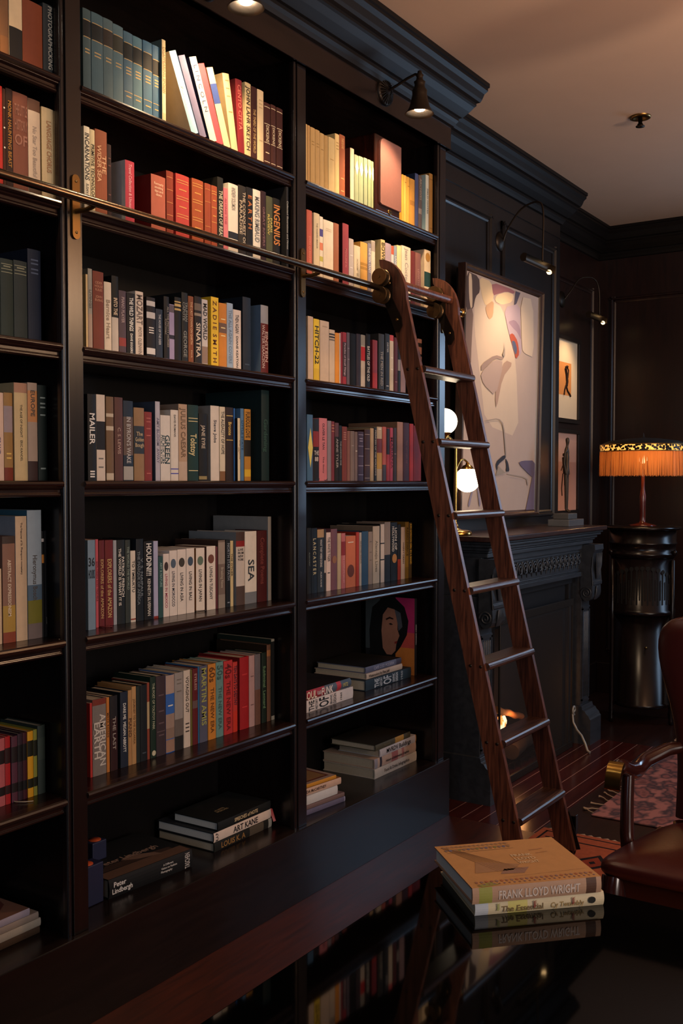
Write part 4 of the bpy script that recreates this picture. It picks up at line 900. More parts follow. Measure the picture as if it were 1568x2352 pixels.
for i, z in enumerate(STEPS):
    f = yb(z)-D_-.016; b_ = yb(z)-.002; n = 6
    pr = [(b_, z), (b_, z-.029)]+[(f+.010-.012*math.sin(a*math.pi/n), z-.0145-.0145*math.cos(a*math.pi/n)) for a in range(n+1)]
    lpart('tread', MB().prism(pr, (XLD+TH-.004, 0, 0), (XRD+.004, 0, 0), (0, 1, 0), (0, 0, 1), smooth=False), M_STEP, bevel=.0015, seg=2)
    for yy_ in (b_-.022, f+.028):
        mb = MB()
        for X, s in ((XLD, -1),): mb.lathe([(.0065, 0), (.0055, .002), (0, .003)], (X-.0002, yy_, z-.013), 10, axis=(s, 0, 0))
        lpart('bolt', mb, M_IRON)
zt = 2.315; lpart('top_rung', MB().tube([(XLD+TH-.004, yb(zt)-.055, zt), (XRD+.004, yb(zt)-.055, zt)], .0165, 18), M_LADDER)
M_IRONB = plain('browned_brass', '5a4630', .38, .9, bump=.1, bscale=60)
# roller hardware gripping the rail
for X, s in ((XLD, -1), (XRD, -1)):
    x = X+s*.002; pl = []
    DZ = .040
    prof = [(2.40-.070, -.012, -.040), (2.36-.03, -.006, -.058), (2.30, -.022, -.068), (2.26, -.020, -.062), (2.22, -.010, -.052), (2.18, -.018, -.062), (2.14, -.026, -.074), (2.11, -.030, -.070), (2.085, -.034, -.048)]
    prof = [(z+DZ, a, b) for z, a, b in prof]; L_ = [(yb(z)+.030+a, z) for z, a, b in prof]; Rr = [(yb(z)+b+.030, z) for z, a, b in prof]
    lpart('hook_plate', MB().prism(L_+Rr[::-1], (x, 0, 0), (x-.005, 0, 0), (0, 1, 0), (0, 0, 1)), M_IRON, bevel=.0015, seg=1)
    for zz, yw in ((RZ+.034, RY-.004), (RZ-.036, RY-.006)):
        mb = MB().lathe([(.0, -.018), (.032, -.018), (.033, -.014), (.031, -.011), (.016, -.006), (.0135, 0), (.016, .006), (.031, .011), (.033, .014), (.032, .018), (0, .018)], (X-.026, yw, zz), 26, axis=(1, 0, 0))
        mb.lathe([(0, -.026), (.006, -.026), (.006, .026), (0, .026)], (X-.020, yw, zz), 12, axis=(1, 0, 0))
        mb.sm = [False]*len(mb.sm); lpart('roller', mb, M_IRONB)
    for z_, a in ((2.32, -.045), (2.175, -.045)):
        lpart('screw', MB().lathe([(.006, 0), (.004, .003), (0, .0035)], (x-.005, yb(z_)+.022+a, z_), 10, axis=(-1, 0, 0)), M_BRASS)
# iron feet with wheels
for X in (XLD, XRD):
    mb = MB(); yc = yb(.08)-D_*.5; mb.prism([(yb(.2)-D_-.004, .20), (yb(.02)-D_-.01, .05), (yb(.02)-.02, .03), (yb(.1)-.03, .13)], (X+TH+.001, 0, 0), (X+TH+.005, 0, 0), (0, 1, 0), (0, 0, 1))
    mb.box((X+TH+.004, yc-.03, .07), (X+TH+.04, yc+.02, .12)); mb.box((X+TH+.034, yc-.034, .035), (X+TH+.038, yc+.012, .17)); mb.box((X+TH+.014, yc-.04, .10), (X+TH+.036, yc-.034, .18))
    lpart('foot_bracket', mb, M_IRON, bevel=.001, seg=1)
    lpart('foot_wheel', MB().lathe([(0, -.010), (.028, -.010), (.030, -.004), (.030, .004), (.028, .010), (0, .010)], (X+TH+.02, yc-.008, .034), 24, axis=(1, 0, 0)), M_IRON)
    lpart('foot_pad', MB().prism([(yb(.045)-.01, .045), (yb(.045)-D_+.01, .045), (yb(.0)-D_+.02, .005), (yb(0)-.01, .005)], (X+.002, 0, 0), (X+TH-.002, 0, 0), (0, 1, 0), (0, 0, 1)), M_IRON)

# ------------------------------------------------------------------ bell lamps on the fascia
def bell_lamp(x, label, hide=False):
    t = thing('bell_wall_lamp', (x, 0, 3.13), label, 'lamp', 'bell lamps over the bookcase')
    mb = MB().lathe([(.058, 0), (.056, .008), (.046, .012), (.040, .010), (.014, .022), (0, .024)], (0, -.012, 0), 36, axis=(0, -1, 0))
    for k in range(24):
        a = k*math.pi/12; mb.tube([(.018*math.cos(a), -.034, .018*math.sin(a)), (.045*math.cos(a), -.026, .045*math.sin(a)), (.055*math.cos(a), -.020, .055*math.sin(a))], .0022, 5)
    mb.build('wall_rose', M_IRON, t)
    MB().tube([(0, -.03, 0), (0, -.07, .012), (0, -.12, .03), (0, -.155, .038), (0, -.17, .032)], .0055, 10).build('arm', M_IRON, t)
    c = (0, -.175, 0)
    MB().lathe([(0, .05), (.008, .046), (.010, .036), (.016, .03), (.012, .022), (.015, .010), (.023, .004), (.020, -.006), (.022, -.02), (.030, -.03), (.029, -.045), (.034, -.07), (.041, -.095), (.050, -.112), (.058, -.120), (.056, -.122), (.048, -.112),
                (.035, -.094), (.028, -.07), (.020, -.045), (0, -.04)], c, 36, cap=False).build('shade', [M_BRONZE], t)
    MB().lathe([(.0555, -.1205), (.0475, -.1105), (.0385, -.093), (.031, -.07), (.021, -.055)], c, 36, cap=False).build('shade_lining', M_REFL, t)
    MB().lathe([(0, -.070), (.018, -.075), (.025, -.092), (.019, -.106), (0, -.111)], c, 20).build('bulb', M_BULB, t)
    light('SPOT', 'bell_lamp_light', (x, -.178, 3.13-.118), (x+.02, .10, 2.36), 27, WARM, .02, spot=104, blend=.6)
bell_lamp(3.628, 'bronze bell-shaped wall lamp above the right bay')
bell_lamp(2.531, 'bronze bell-shaped wall lamp above the middle bay, at the top edge')
bell_lamp(1.434, 'bronze bell-shaped wall lamp above the left bay')

# ------------------------------------------------------------------ ceiling sprinkler
sp = onZ(1470, 268, ZC); t = thing('ceiling_sprinkler', (sp.x, sp.y, ZC), 'small metal fire sprinkler with round rose on the ceiling', 'sprinkler')
MB().lathe([(.052, 0), (.050, -.008), (.034, -.010), (.030, -.002), (.0, -.002)][::-1], (0, 0, 0), 30).build('escutcheon', M_BRASS, t)
MB().lathe([(0, 0), (.010, 0), (.010, -.034), (.014, -.036), (.014, -.042), (.022, -.046), (.022, -.050), (.004, -.052), (0, -.056)][::-1], (0, 0, 0), 16).build('nozzle', M_IRON, t)

# ------------------------------------------------------------------ fireplace
LF = (5.2, .05, 0)
fp = thing('fireplace_mantel', LF, 'black carved wooden fireplace mantel with scrolled frieze and corbels', 'fireplace')
def fpart(name, mb, mat, par=None, **k):
    mb.v = [V(p, LF) for p in mb.v]; return mb.build(name, mat, par or fp, **k)
ML, MR, MZ = 4.40, 5.975, 1.288
mb = MB().box((ML, -.15, MZ-.026), (MR, YC-.001, MZ)); fpart('mantel_shelf', mb, wood('mantel_top', '24181a', '3a2622', .28, 'X', 6, 8, .15), bevel=.005, seg=3)
mb = MB()
for dz, off, h_ in ((.027, .018, .012), (.040, .028, .014), (.055, .045, .016), (.072, .055, .010), (.083, .064, .022)):
    mb.box((ML+off, -.15+off, MZ-dz-h_), (MR-off, YC-.001, MZ-dz))
fpart('bed_moulding', mb, M_MANTEL, bevel=.004, seg=2)
FZ0, FZ1, FYf = .995, 1.184, -.055
mb = MB().box((ML+.06, FYf, FZ0), (MR-.06, YC-.001, FZ1)); mb.box((4.60, FYf-.014, FZ0), (5.79, FYf, FZ0+.026)); mb.box((4.60, FYf-.010, FZ1-.032), (5.79, FYf, FZ1))
mb.box((4.60, FYf-.006, FZ0+.034), (5.79, FYf, FZ0+.040)); mb.box((4.60, FYf-.006, FZ1-.046), (5.79, FYf, FZ1-.040)); fpart('frieze', mb, M_MANTEL, bevel=.002)
mb = MB(); nsc = 18; cw = (5.775-4.615)/nsc; zc = (FZ0+FZ1)/2
for k in range(nsc):
    cx = 4.615+cw*(k+.5); s = 1 if k >= nsc/2 else -1; pts = []
    for a in range(26):
        th = a*.50; r_ = .031*(1-a/30); pts.append((cx+s*r_*math.cos(th), FYf-.004-.005*(a/26), zc+.004+r_*1.15*math.sin(th)))
    pts = [(cx+s*cw*.52, FYf-.003, zc+.044), (cx+s*.038, FYf-.003, zc+.02)]+pts; mb.tube(pts, [.0045]*len(pts), 6)
    mb.tube([(cx-s*cw*.5, FYf-.002, zc-.042), (cx-s*cw*.38, FYf-.004, zc-.01), (cx-s*cw*.1, FYf-.002, zc+.044)], [.002, .005, .002], 6)
fpart('scroll_carving', mb, M_MANTEL)
for x0, x1 in ((4.43, 4.60), (5.79, 5.96)):
    mb = MB().box((x0+.02, -.055, .2), (x1-.02, YC-.001, FZ0))
    fpart('side_post', mb, M_MANTEL, bevel=.002)
    mb = MB().box((x0+.025, -.062, .25), (x0+.038, -.054, .80)); mb.box((x1-.038, -.062, .25), (x1-.025, -.054, .80)); mb.box((x0+.025, -.062, .79), (x1-.025, -.054, .81)); mb.box((x0+.025, -.062, .24), (x1-.025, -.054, .26))
    for k in range(5):
        xx = x0+.046+k*(x1-x0-.092)/4; mb.lathe([(0, .27), (.0055, .275), (.0055, .775), (0, .78)], (xx, -.056, 0), 10)
    fpart('fluting', mb, M_MANTEL)
    # plinth block with moulded top
    pr = [(YC-.001, 0), (-.125, 0), (-.125, .150), (-.118, .158), (-.112, .172), (-.098, .184), (-.090, .198), (-.075, .204), (-.07, .225), (YC-.001, .225)]
    mb = MB().prism(pr, (x0-.005, 0, 0), (x1+.005, 0, 0), (0, 1, 0), (0, 0, 1)); fpart('plinth_block', mb, M_MANTEL, bevel=.002)
    # corbel: S profile with side volutes and a front leaf
    zt_ = FZ1-.005; pf = [(0, zt_), (-.085, zt_), (-.088, zt_-.03), (-.078, zt_-.05), (-.072, zt_-.09), (-.068, zt_-.14), (-.072, zt_-.19), (-.072, zt_-.215), (-.080, zt_-.218), (-.080, zt_-.236), (-.072, zt_-.24)]
    for a in range(9): th = a*math.pi/8; pf.append((-.038-.036*math.cos(th)*1.0, zt_-.285-.048*math.sin(th)))
    pf += [(0, zt_-.30)]
    mb = MB().prism([(u-.050, v) for u, v in pf], (x0+.012, 0, 0), (x1-.012, 0, 0), (0, 1, 0), (0, 0, 1)); cb = fpart('corbel', mb, M_MANTEL, bevel=.002)
    mb = MB()
    for xx, s in ((x0+.012, -1), (x1-.012, 1)):
        pts = [(xx+s*.002, -.088+.034*(1-a/34)*math.cos(a*.42), zt_-.283+.034*(1-a/34)*math.sin(a*.42)) for a in range(32)]; mb.tube(pts, .0045, 6)
        mb.tube([(xx+s*.001, -.125, zt_-.24), (xx+s*.001, -.118, zt_-.15), (xx+s*.001, -.124, zt_-.07)], .004, 6)
    xm = (x0+x1)/2
    for k in range(-3, 4):
        mb.tube([(xm+k*.006, -.128, zt_-.20), (xm+k*.013, -.135, zt_-.12), (xm+k*.016, -.138, zt_-.05)], [.003, .006, .002], 6)
        mb.tube([(xm+k*.005, -.128, zt_-.245), (xm+k*.010, -.132, zt_-.28), (xm+k*.006, -.115, zt_-.325)], [.003, .006, .003], 6)
    fpart('corbel_carving', mb, M_MANTEL, cb)
# inner surround of dark slate and the opening
M_SLATE = plain('dark_slate', '17181b', .35, vary=.2, bscale=30)
OX0, OX1, OZ = 4.72, 5.66, .80
mb = MB().box((4.58, .0, 0), (OX0, YC-.002, FZ0)); mb.box((OX1, .0, 0), (5.81, YC-.002, FZ0)); mb.box((OX0, .0, OZ), (OX1, YC-.002, FZ0))
mb.box((5.70, -.02, 0), (5.735, 0, FZ0)); mb.box((4.655, -.02, 0), (4.69, 0, FZ0)); mb.box((4.6, -.025, .955), (5.79, 0, FZ0)); fpart('surround', mb, M_SLATE, bevel=.002)
M_SOOT = plain('sooty_brick', '1c1411', .85, vary=.3, bscale=50, bump=.5)
mb = MB().box((OX0-.02, YC-.03, .0), (OX1+.02, YC-.004, OZ+.02), 0); fpart('firebox', mb, M_SOOT)
# fire screen: frame and wire mesh
t = thing('fire_screen', (5.19, -.045, 0), 'standing fire screen of dark wire mesh in a thin metal frame', 'fire screen'); LS = (5.19, -.045, 0)
mb = MB(); M_SCF = plain('antique_pewter', '3c3631', .4, .8)
for a, b in (((4.69, -.05, .003), (4.70, -.04, .87)), ((5.682, -.05, .003), (5.692, -.04, .87)), ((4.69, -.052, .832), (5.692, -.038, .872)), ((4.69, -.052, .003), (5.692, -.038, .04)), ((5.63, -.048, .04), (5.636, -.042, .83))): mb.box(V(a, LS), V(b, LS))
mb.build('frame', M_SCF, t, bevel=.001, seg=1)
m, nt, b = new_mat('fine_wire_mesh'); b.inputs['Base Color'].default_value = srgb('2a2420'); b.inputs['Roughness'].default_value = .5; b.inputs['Alpha'].default_value = .32
MB().box(V((4.70, -.0455, .04), LS), V((5.682, -.0445, .832), LS)).build('mesh_panel', m, t)
xx = 5.687; mb = MB(); q = lambda x, y, z: V((x, y, z), LS); sc_ = [(xx+.014+.018*math.cos(a*.45), -.055, .215+.024*math.sin(a*.45)) for a in range(12)]
mb.tube([q(*p) for p in sc_[::-1]]+[q(xx, -.052, .20), q(xx-.002, -.058, .15), q(xx-.012, -.085, .11), q(xx-.03, -.12, .085), q(xx-.055, -.15, .05), q(xx-.075, -.172, .015), q(xx-.082, -.19, .009)], .007, 10)
mb.build('scroll_foot', plain('grey_iron', '8a867e', .45, .4), t)
# logs and fire
M_LOG = plain('charred_log', '3a2a20', .9, vary=.4, bscale=60, bump=.8); M_LOGL = plain('split_log', '8a5a34', .85, vary=.3, bscale=80, bump=.6)
fx = onY(1180, 1640, .11)
for i, (a, b, r_, mt, lab) in enumerate([((-.12, .07, .115), (.30, .14, .115), .042, M_LOG, 'charred log lying at the back of the fireplace'),
      ((onY(1140, 1630, .06).x-fx.x, .06, onY(1140, 1630, .06).z+.03), (onY(1196, 1646, .09).x-fx.x, .09, onY(1196, 1646, .09).z+.03), .018, M_LOGL, 'split fire-lit log resting on top in the fireplace'),
      ((-.34, .10, .115), (-.19, .12, .20), .036, M_LOG, 'dark round log at the left of the fire')]):
    A = Vector((fx.x+a[0], a[1], a[2]-.03)); B = Vector((fx.x+b[0], b[1], b[2]-.03)); mb = MB()
    pts = [A.lerp(B, k/8) for k in range(9)]; mb.tube([(0, 0, 0)]+[tuple(p-A+Vector((0, .004*math.sin(k*2+i), .004*math.cos(k*1.7)))) for k, p in enumerate(pts)][1:], [r_*(1+.08*math.sin(k*2.3)) for k in range(9)], 12)
    o = mb.build('log', mt); o.location = A; tag(o, lab, 'log', 'logs in the fireplace')
g_ = MB()
for yy_ in (.05, .15): g_.box((fx.x-.25, yy_, .02), (fx.x+.32, yy_+.01, .035))
for k in range(7): g_.box((fx.x-.24+k*.09, .04, 0), (fx.x-.23+k*.09, .17, .03))
o = g_.build('fire_grate', M_IRON); tag(o, 'low iron grate under the burning logs', 'grate')
mb = MB(); random.seed(3)
fl = onY(1146, 1657, .09)
for dx, dz, r_, h_ in ((0, 0, .022, .070), (.045, -.004, .020, .060), (.085, -.006, .018, .052), (.12, .0, .014, .042)):
    mb.lathe([(0, -.02), (r_*.9, -.008), (r_, .01), (r_*.7, h_*.5), (r_*.3, h_*.8), (0, h_)], (dx, dx*.2, dz), 14, sx=.7)
m, nt, b = new_mat('flame'); b.inputs['Base Color'].default_value = (0, 0, 0, 1)
tcn = nt.nodes.new('ShaderNodeTexCoord'); nz = nt.nodes.new('ShaderNodeTexNoise'); nz.inputs['Scale'].default_value = 28
cr = nt.nodes.new('ShaderNodeValToRGB'); cr.color_ramp.elements[0].color = (1, .22, .03, 1); cr.color_ramp.elements[1].color = (1, .78, .45, 1); cr.color_ramp.elements[0].position = .4; cr.color_ramp.elements[1].position = .6
nt.links.new(tcn.outputs['Object'], nz.inputs['Vector']); nt.links.new(nz.outputs['Fac'], cr.inputs['Fac']); nt.links.new(cr.outputs['Color'], b.inputs['Emission Color']); b.inputs['Emission Strength'].default_value = 3.5
o = mb.build('flame', m); o.location = (fl.x, .09, fl.z-.03); tag(o, 'small bright flame between the logs', 'flame')
light('POINT', 'fire_light', (fl.x+.07, .02, fl.z+.01), None, 2.6, (1, .42, .14), .05)

# ------------------------------------------------------------------ large painting over the mantel
def YT(z): return .185-.024*(z-1.36)/1.3
def onT(x, y):
    Y = .18
    for _ in range(4): p = onY(x, y, Y); Y = YT(p.z)
    return p
PX0, PX1, PZ0, PZ1 = 4.680, 5.70, 1.355, 2.650
t = thing('framed_painting', (5.24, .19, PZ0), 'large framed abstract painting in cream, grey and mauve above the mantel', 'painting'); LP = (5.24, .19, PZ0)
def prt(name, mb, mat, **k): mb.v = [V(p, LP) for p in mb.v]; return mb.build(name, mat, t, **k)
fwid = .031; M_FR = wood('walnut_frame', '1c1210', '38221a', .3, 'Z', 8, 8, .1)
def bar(pts):  # mitred frame bars: outer and inner rectangle corners
    pass
fr_prof = [(0, .004), (0, .045), (.004, .045), (fwid*.25, .050), (fwid*.45, .040), (fwid*.7, .036), (fwid*.85, .028), (fwid, .022), (fwid, .004)]
mb = MB(); cs = [(PX0, PZ0, 1, 1), (PX1, PZ0, -1, 1), (PX1, PZ1, -1, -1), (PX0, PZ1, 1, -1)]; n = len(fr_prof); vs = []
for cx, cz, sx_, sz_ in cs:
    for u, v in fr_prof: z_ = cz+sz_*u; vs.append((cx+sx_*u, YT(z_)+.0-v+.03, z_))
fs = [(i*n+k, i*n+(k+1) % n, ((i+1) % 4)*n+(k+1) % n, ((i+1) % 4)*n+k) for i in range(4) for k in range(n)]
mb.add(vs, fs); prt('frame', mb, M_FR)
ART = [('a8968c', [(700, 180), (1240, 180), (1240, 1960), (690, 2000)]),
 ('bba997', [(825, 235), (915, 272), (930, 420), (990, 455), (1040, 660), (1090, 835), (1110, 1400), (870, 1300), (830, 940), (790, 600), (790, 380)]),
 ('4a3a34', [(730, 190), (825, 235), (832, 345), (800, 378), (782, 470), (730, 500)]), ('c0aa90', [(750, 205), (773, 218), (778, 450), (764, 468), (752, 380)]),
 ('6e5a52', [(725, 480), (785, 458), (770, 720), (765, 890), (722, 700)]), ('c9b08c', [(825, 235), (915, 272), (932, 400), (872, 452), (842, 370)]),
 ('8c5c60', [(912, 272), (1082, 335), (1076, 362), (1022, 342), (952, 362), (925, 372)]), ('c8b090', [(950, 368), (1020, 345), (1075, 365), (1060, 420), (985, 440), (935, 410)]),
 ('b08c6c', [(866, 448), (930, 402), (924, 520), (900, 546), (880, 515)]), ('4c4654', [(1086, 340), (1120, 352), (1092, 430), (1074, 445)]),
 ('a08e98', [(1000, 456), (1118, 430), (1120, 620), (1132, 780), (1090, 832), (1035, 640)]), ('8a7484', [(1030, 560), (1080, 545), (1118, 600), (1125, 700), (1100, 640), (1060, 600)]),
 ('9c4a34', [(1038, 655), (1066, 642), (1100, 700), (1113, 795), (1086, 832), (1072, 760)]), ('4c546c', [(1056, 698), (1080, 700), (1096, 760), (1086, 805), (1068, 750)]),
 ('bfac98', [(1120, 380), (1210, 400), (1215, 820), (1150, 790), (1130, 760)]), ('8c7870', [(836, 868), (936, 798), (1000, 818), (988, 838), (938, 822), (836, 924)]),
 ('9c8274', [(1010, 836), (1066, 862), (990, 962), (945, 1195), (935, 1100), (958, 958)]), ('a08c84', [(830, 930), (935, 830), (1000, 850), (940, 1100), (850, 1010)]),
 ('2c2c34', [(938, 1575), (1000, 1518), (1016, 1540), (955, 1592), (948, 1640)]), ('2c2c34', [(1008, 1540), (1030, 1575), (1040, 1640), (1012, 1640), (1018, 1600)]),
 ('8c8278', [(938, 1672), (960, 1600), (1010, 1650)]), ('5c5268', [(1100, 1580), (1130, 1562), (1222, 1560), (1222, 1680), (1200, 1682)]),
 ('665a70', [(1200, 1690), (1222, 1650), (1224, 1930), (1155, 1935)]), ('7c7488', [(738, 1880), (762, 1790), (800, 1720), (770, 1800), (750, 1900)]),
 ('7c7488', [(800, 1720), (822, 1800), (832, 1870), (822, 1900), (812, 1820)]), ('92857c', [(865, 1272), (960, 1254), (1000, 1300), (1018, 1535), (1010, 1535), (992, 1306), (958, 1262), (866, 1280)]),
 ('92857c', [(1020, 1655), (1165, 1680), (1172, 1740), (1166, 1740), (1158, 1688), (1020, 1662)]), ('92857c', [(985, 800), (1002, 760), (998, 700), (1006, 760), (1004, 820)])]
mb = MB(); amats = []; ai = {}; ymin = .012
ix0, ix1, iz0, iz1 = PX0+fwid-.002, PX1-fwid+.002, PZ0+fwid-.002, PZ1-fwid+.002
def clampp(p): return (max(ix0, min(ix1, p.x)), max(iz0, min(iz1, p.z)))
for i, (hx, pl) in enumerate(ART):
    if hx not in ai: ai[hx] = len(amats); amats.append(plain('paint_'+hx, hx, .7, spec=.25, vary=.06, bscale=60))
    # smooth outline
    P2 = [clampp(onT(840+a/3.136, 560+b_/3.136)) for a, b_ in pl]
    if i == 0: P2 = [(ix0, iz1), (ix1, iz1), (ix1, iz0), (ix0, iz0)]
    elif len(P2) > 4:
        Q = []
        for k in range(len(P2)):
            a, b_ = P2[k], P2[(k+1) % len(P2)]; Q += [(a[0]*.8+b_[0]*.2, a[1]*.8+b_[1]*.2), (a[0]*.2+b_[0]*.8, a[1]*.2+b_[1]*.8)]
        P2 = Q
    mb.add([(x, YT(z)+.008-i*.0002, z) for x, z in P2][::-1], [tuple(range(len(P2)))], ai[hx])
# triangulate through bmesh for the concave outlines
mb.v = [V(p, LP) for p in mb.v]; o = mb.build('canvas', amats, t)
bmm = bmesh.new(); bmm.from_mesh(o.data); bmesh.ops.triangulate(bmm, faces=bmm.faces[:], ngon_method='EAR_CLIP'); bmm.to_mesh(o.data); bmm.free()
prt('backing', MB().box((PX0+.02, YT(1.5)+.012, PZ0+.02), (PX1-.02, YT(1.5)+.025, PZ1-.02)), M_WALL)

# picture light over the painting
pa = onY(1148, 555, YC); t = thing('picture_light', (pa.x, YC, pa.z), 'dim brass picture light with round rose above the painting', 'lamp', 'picture lights')
def picture_light(t, o0, tube_a, tube_b, lit=True):
    O = Vector(o0); q = lambda p: tuple(Vector(p)-O)
    MB().lathe([(.055, 0), (.052, .006), (.03, .014), (.012, .02), (0, .022)], (0, -.001, 0), 30, axis=(0, -1, 0)).build('wall_rose', M_IRON, t)
    A = Vector(tube_a); B = Vector(tube_b); Mx = A.lerp(B, .62); a0 = O+Vector((0, -.02, 0)); dv = Mx-a0
    pts = [a0, a0+Vector((dv.x*.12, -.03, .06)), a0+Vector((dv.x*.4, dv.y*.45, .15)), a0+Vector((dv.x*.75, dv.y*.85, .165)), a0+Vector((dv.x*.95, dv.y, .10)), Mx+Vector((0, 0, .05)), Mx+Vector((0, 0, .02))]
    # smooth
    sp_ = []
    for k in range(len(pts)-1):
        p0, p1, p2, p3 = pts[max(k-1, 0)], pts[k], pts[k+1], pts[min(k+2, len(pts)-1)]
        for s in range(5):
            u = s/5; sp_.append(.5*((2*p1)+(p2-p0)*u+(2*p0-5*p1+4*p2-p3)*u*u+(3*p1-p0-3*p2+p3)*u**3))
    sp_.append(pts[-1]); MB().tube([q(p) for p in sp_], .005, 8).build('arm', M_BRONZE, t)
    mb = MB(); n = 16; r_ = .022; rings = []
    for P in (A, B):
        rings.append([q(P+Vector((0, r_*math.cos(R(-118+250*k/n)), r_*math.sin(R(-118+250*k/n))))) for k in range(n+1)])
    vs = rings[0]+rings[1]; mb.add(vs, [(k, k+1, n+2+k, n+1+k) for k in range(n)], 0, True)
    for r2 in rings: mb.add(r2, [tuple(range(n+1))])
    mb.build('shade', M_BRONZE, t); MB().lathe([(0, -.02), (.010, -.014), (.013, 0), (.010, .014), (0, .02)], q(A.lerp(B, .88)+Vector((0, .004, -.019))), 14, axis=(1, 0, 0)).build('tube_bulb', plain('lit_tube_bulb', 'ffe0b0', .4, emis='ffcf8c', estr=5), t)
ta = onY(1205, 596, -.02); tb = onY(1272, 618, -.02); ta = Vector((ta.x, -.02, 2.83)); 
ta = onX(1203, 590, 4.95); tb_ = onY(1270, 620, ta.y); tb = Vector((tb_.x, ta.y, ta.z))
picture_light(t, (pa.x, YC, pa.z), ta, tb)
mid = ta.lerp(tb, .5)
light('SPOT', 'picture_light_beam', (5.14, -.20, mid.z-.02), (5.22, .17, 1.85), 27, (1, .70, .44), .06, spot=115, blend=.9)

# ------------------------------------------------------------------ alcove pictures
for nm, z0_, z1_, mat_hex, art, lab in (('framed_print', 1.975, 2.50, 'c4b49c', 'upper', 'upper framed print of a dark figure on ochre, in the alcove'), ('framed_print', 1.352, 1.875, 'b89484', 'lower', 'lower framed print with pinkish mount, behind the statuette')):
    x0, x1 = 6.33, 6.885; t = thing(nm, ((x0+x1)/2, YA, z0_), lab, 'picture', 'prints in the alcove'); o0 = ((x0+x1)/2, YA, z0_)
    mb = MB()
    for a, b in (((x0-.03, 0), (x0, z1_-z0_)), ((x1, 0), (x1+.03, z1_-z0_)), ((x0-.03, -.03), (x1+.03, 0)), ((x0-.03, z1_-z0_), (x1+.03, z1_-z0_+.03))): mb.box((a[0]-o0[0], -.028, a[1]), (b[0]-o0[0], -.001, b[1]))
    mb.build('frame', M_WALL, t, bevel=.002)
    mb = MB().box((x0-o0[0], -.012, 0), (x1-o0[0], -.004, z1_-z0_), 0); H = z1_-z0_
    if art == 'upper':
        mb.box((-.14, -.0125, H*.30), (.165, -.012, H*.72), 1)
        for pts, r_ in (([(.03, .34), (.05, .30), (.06, .25), (.05, .22)], .016), ([(.05, .25), (.08, .28), (.09, .33), (.06, .355), (.03, .345)], .007), ([(.05, .22), (.07, .19), (.12, .165), (.13, .155)], .010), ([(.04, .22), (.02, .19), (.01, .16)], .010), ([(0.06, .345), (.065, .355)], .014)):
            mb.tube([(a+.02, -.013, b) for a, b in pts], r_*.8, 6, 2)
    else:
        mb.box((-.27, -.0125, 0), (.27, -.012, H*.63), 3)
        for pts, r_ in (([(.0, .36), (.01, .30), (.02, .25)], .014), ([(0.0, .25), (-.02, .15), (-.01, .10)], .006), ([(.03, .25), (.035, .17)], .006), ([(.005, .385), (.01, .37)], .012), ([(0.02, .33), (-.03, .27)], .005)):
            mb.tube([(a+.02, -.013, b) for a, b in pts], r_*.8, 6, 2)
    mb.build('print', [plain('mount_'+mat_hex, mat_hex, .8, spec=.1), plain('ochre_paper', 'b87c48', .8, spec=.1), plain('print_ink', '2a1c16', .8, spec=.1), plain('mount_rose', 'ac8070', .8, spec=.1)], t)
pb = onY(1295, 690, YA); t = thing('picture_light', (6.62, YA, pb.z), 'dim picture light above the alcove prints', 'lamp', 'picture lights')
A = onX(1352, 722, 6.72); picture_light(t, (6.62, YA, pb.z), A, Vector((A.x+.33, A.y, A.z)))
light('SPOT', 'picture_light_beam', (6.66, .10, A.z-.03), (6.62, YA, 2.1), 16, WARM, .05, spot=80, blend=.8)

# ------------------------------------------------------------------ globe lamp on the mantel
bp_ = Vector((onY(1046, 1212, .09).x, .09, MZ)); t = thing('globe_lamp', bp_, 'brass lamp with two glowing white globes on the mantel', 'lamp')
MB().lathe([(0, 0), (.078, 0), (.080, .008), (.076, .018), (.060, .024), (.030, .027), (.016, .034), (.011, .050), (.008, .06), (0, .06)], (0, 0, .0005), 40).build('base', M_BRASSP, t)
gx = lambda px, py, y: Vector(tuple(onY(px, py, .09)))-bp_
top = gx(1046, 1030, 0); g1 = gx(1020, 968, 0); g2 = gx(1073, 1102, 0)
px_ = -.03 if False else 0
MB().tube([(0, 0, .05), (.0, 0, top.z-.05), (top.x*.0, 0, top.z)], .006, 12).build('pole', M_BRASSP, t)
def arc(p, q, hgt, n=12): return [tuple(Vector(p).lerp(Vector(q), k/n)+Vector((0, 0, hgt*math.sin(math.pi*k/n)))) for k in range(n+1)]
MB().tube(arc((0, 0, top.z-.002), (g1.x, 0, g1.z-.085), .03), .005, 10).build('arm', M_BRASSP, t)
MB().tube(arc((0, 0, top.z-.10), (g2.x, 0, g2.z+.085), .03), .005, 10).build('arm', M_BRASSP, t)
for c, s in ((g1, -1), (g2, 1)):
    MB().lathe([(0, s*.088), (.008, s*.085), (.010, s*.075), (.022, s*.070), (.030, s*.058), (.034, s*.050), (.030, s*.046)], c, 26, cap=False).build('fitter', M_BRASSP, t)
    MB().lathe([(.062*math.sin(a*math.pi/16), -.062*math.cos(a*math.pi/16)) for a in range(17)], c, 32).build('globe', M_GLOBE, t)

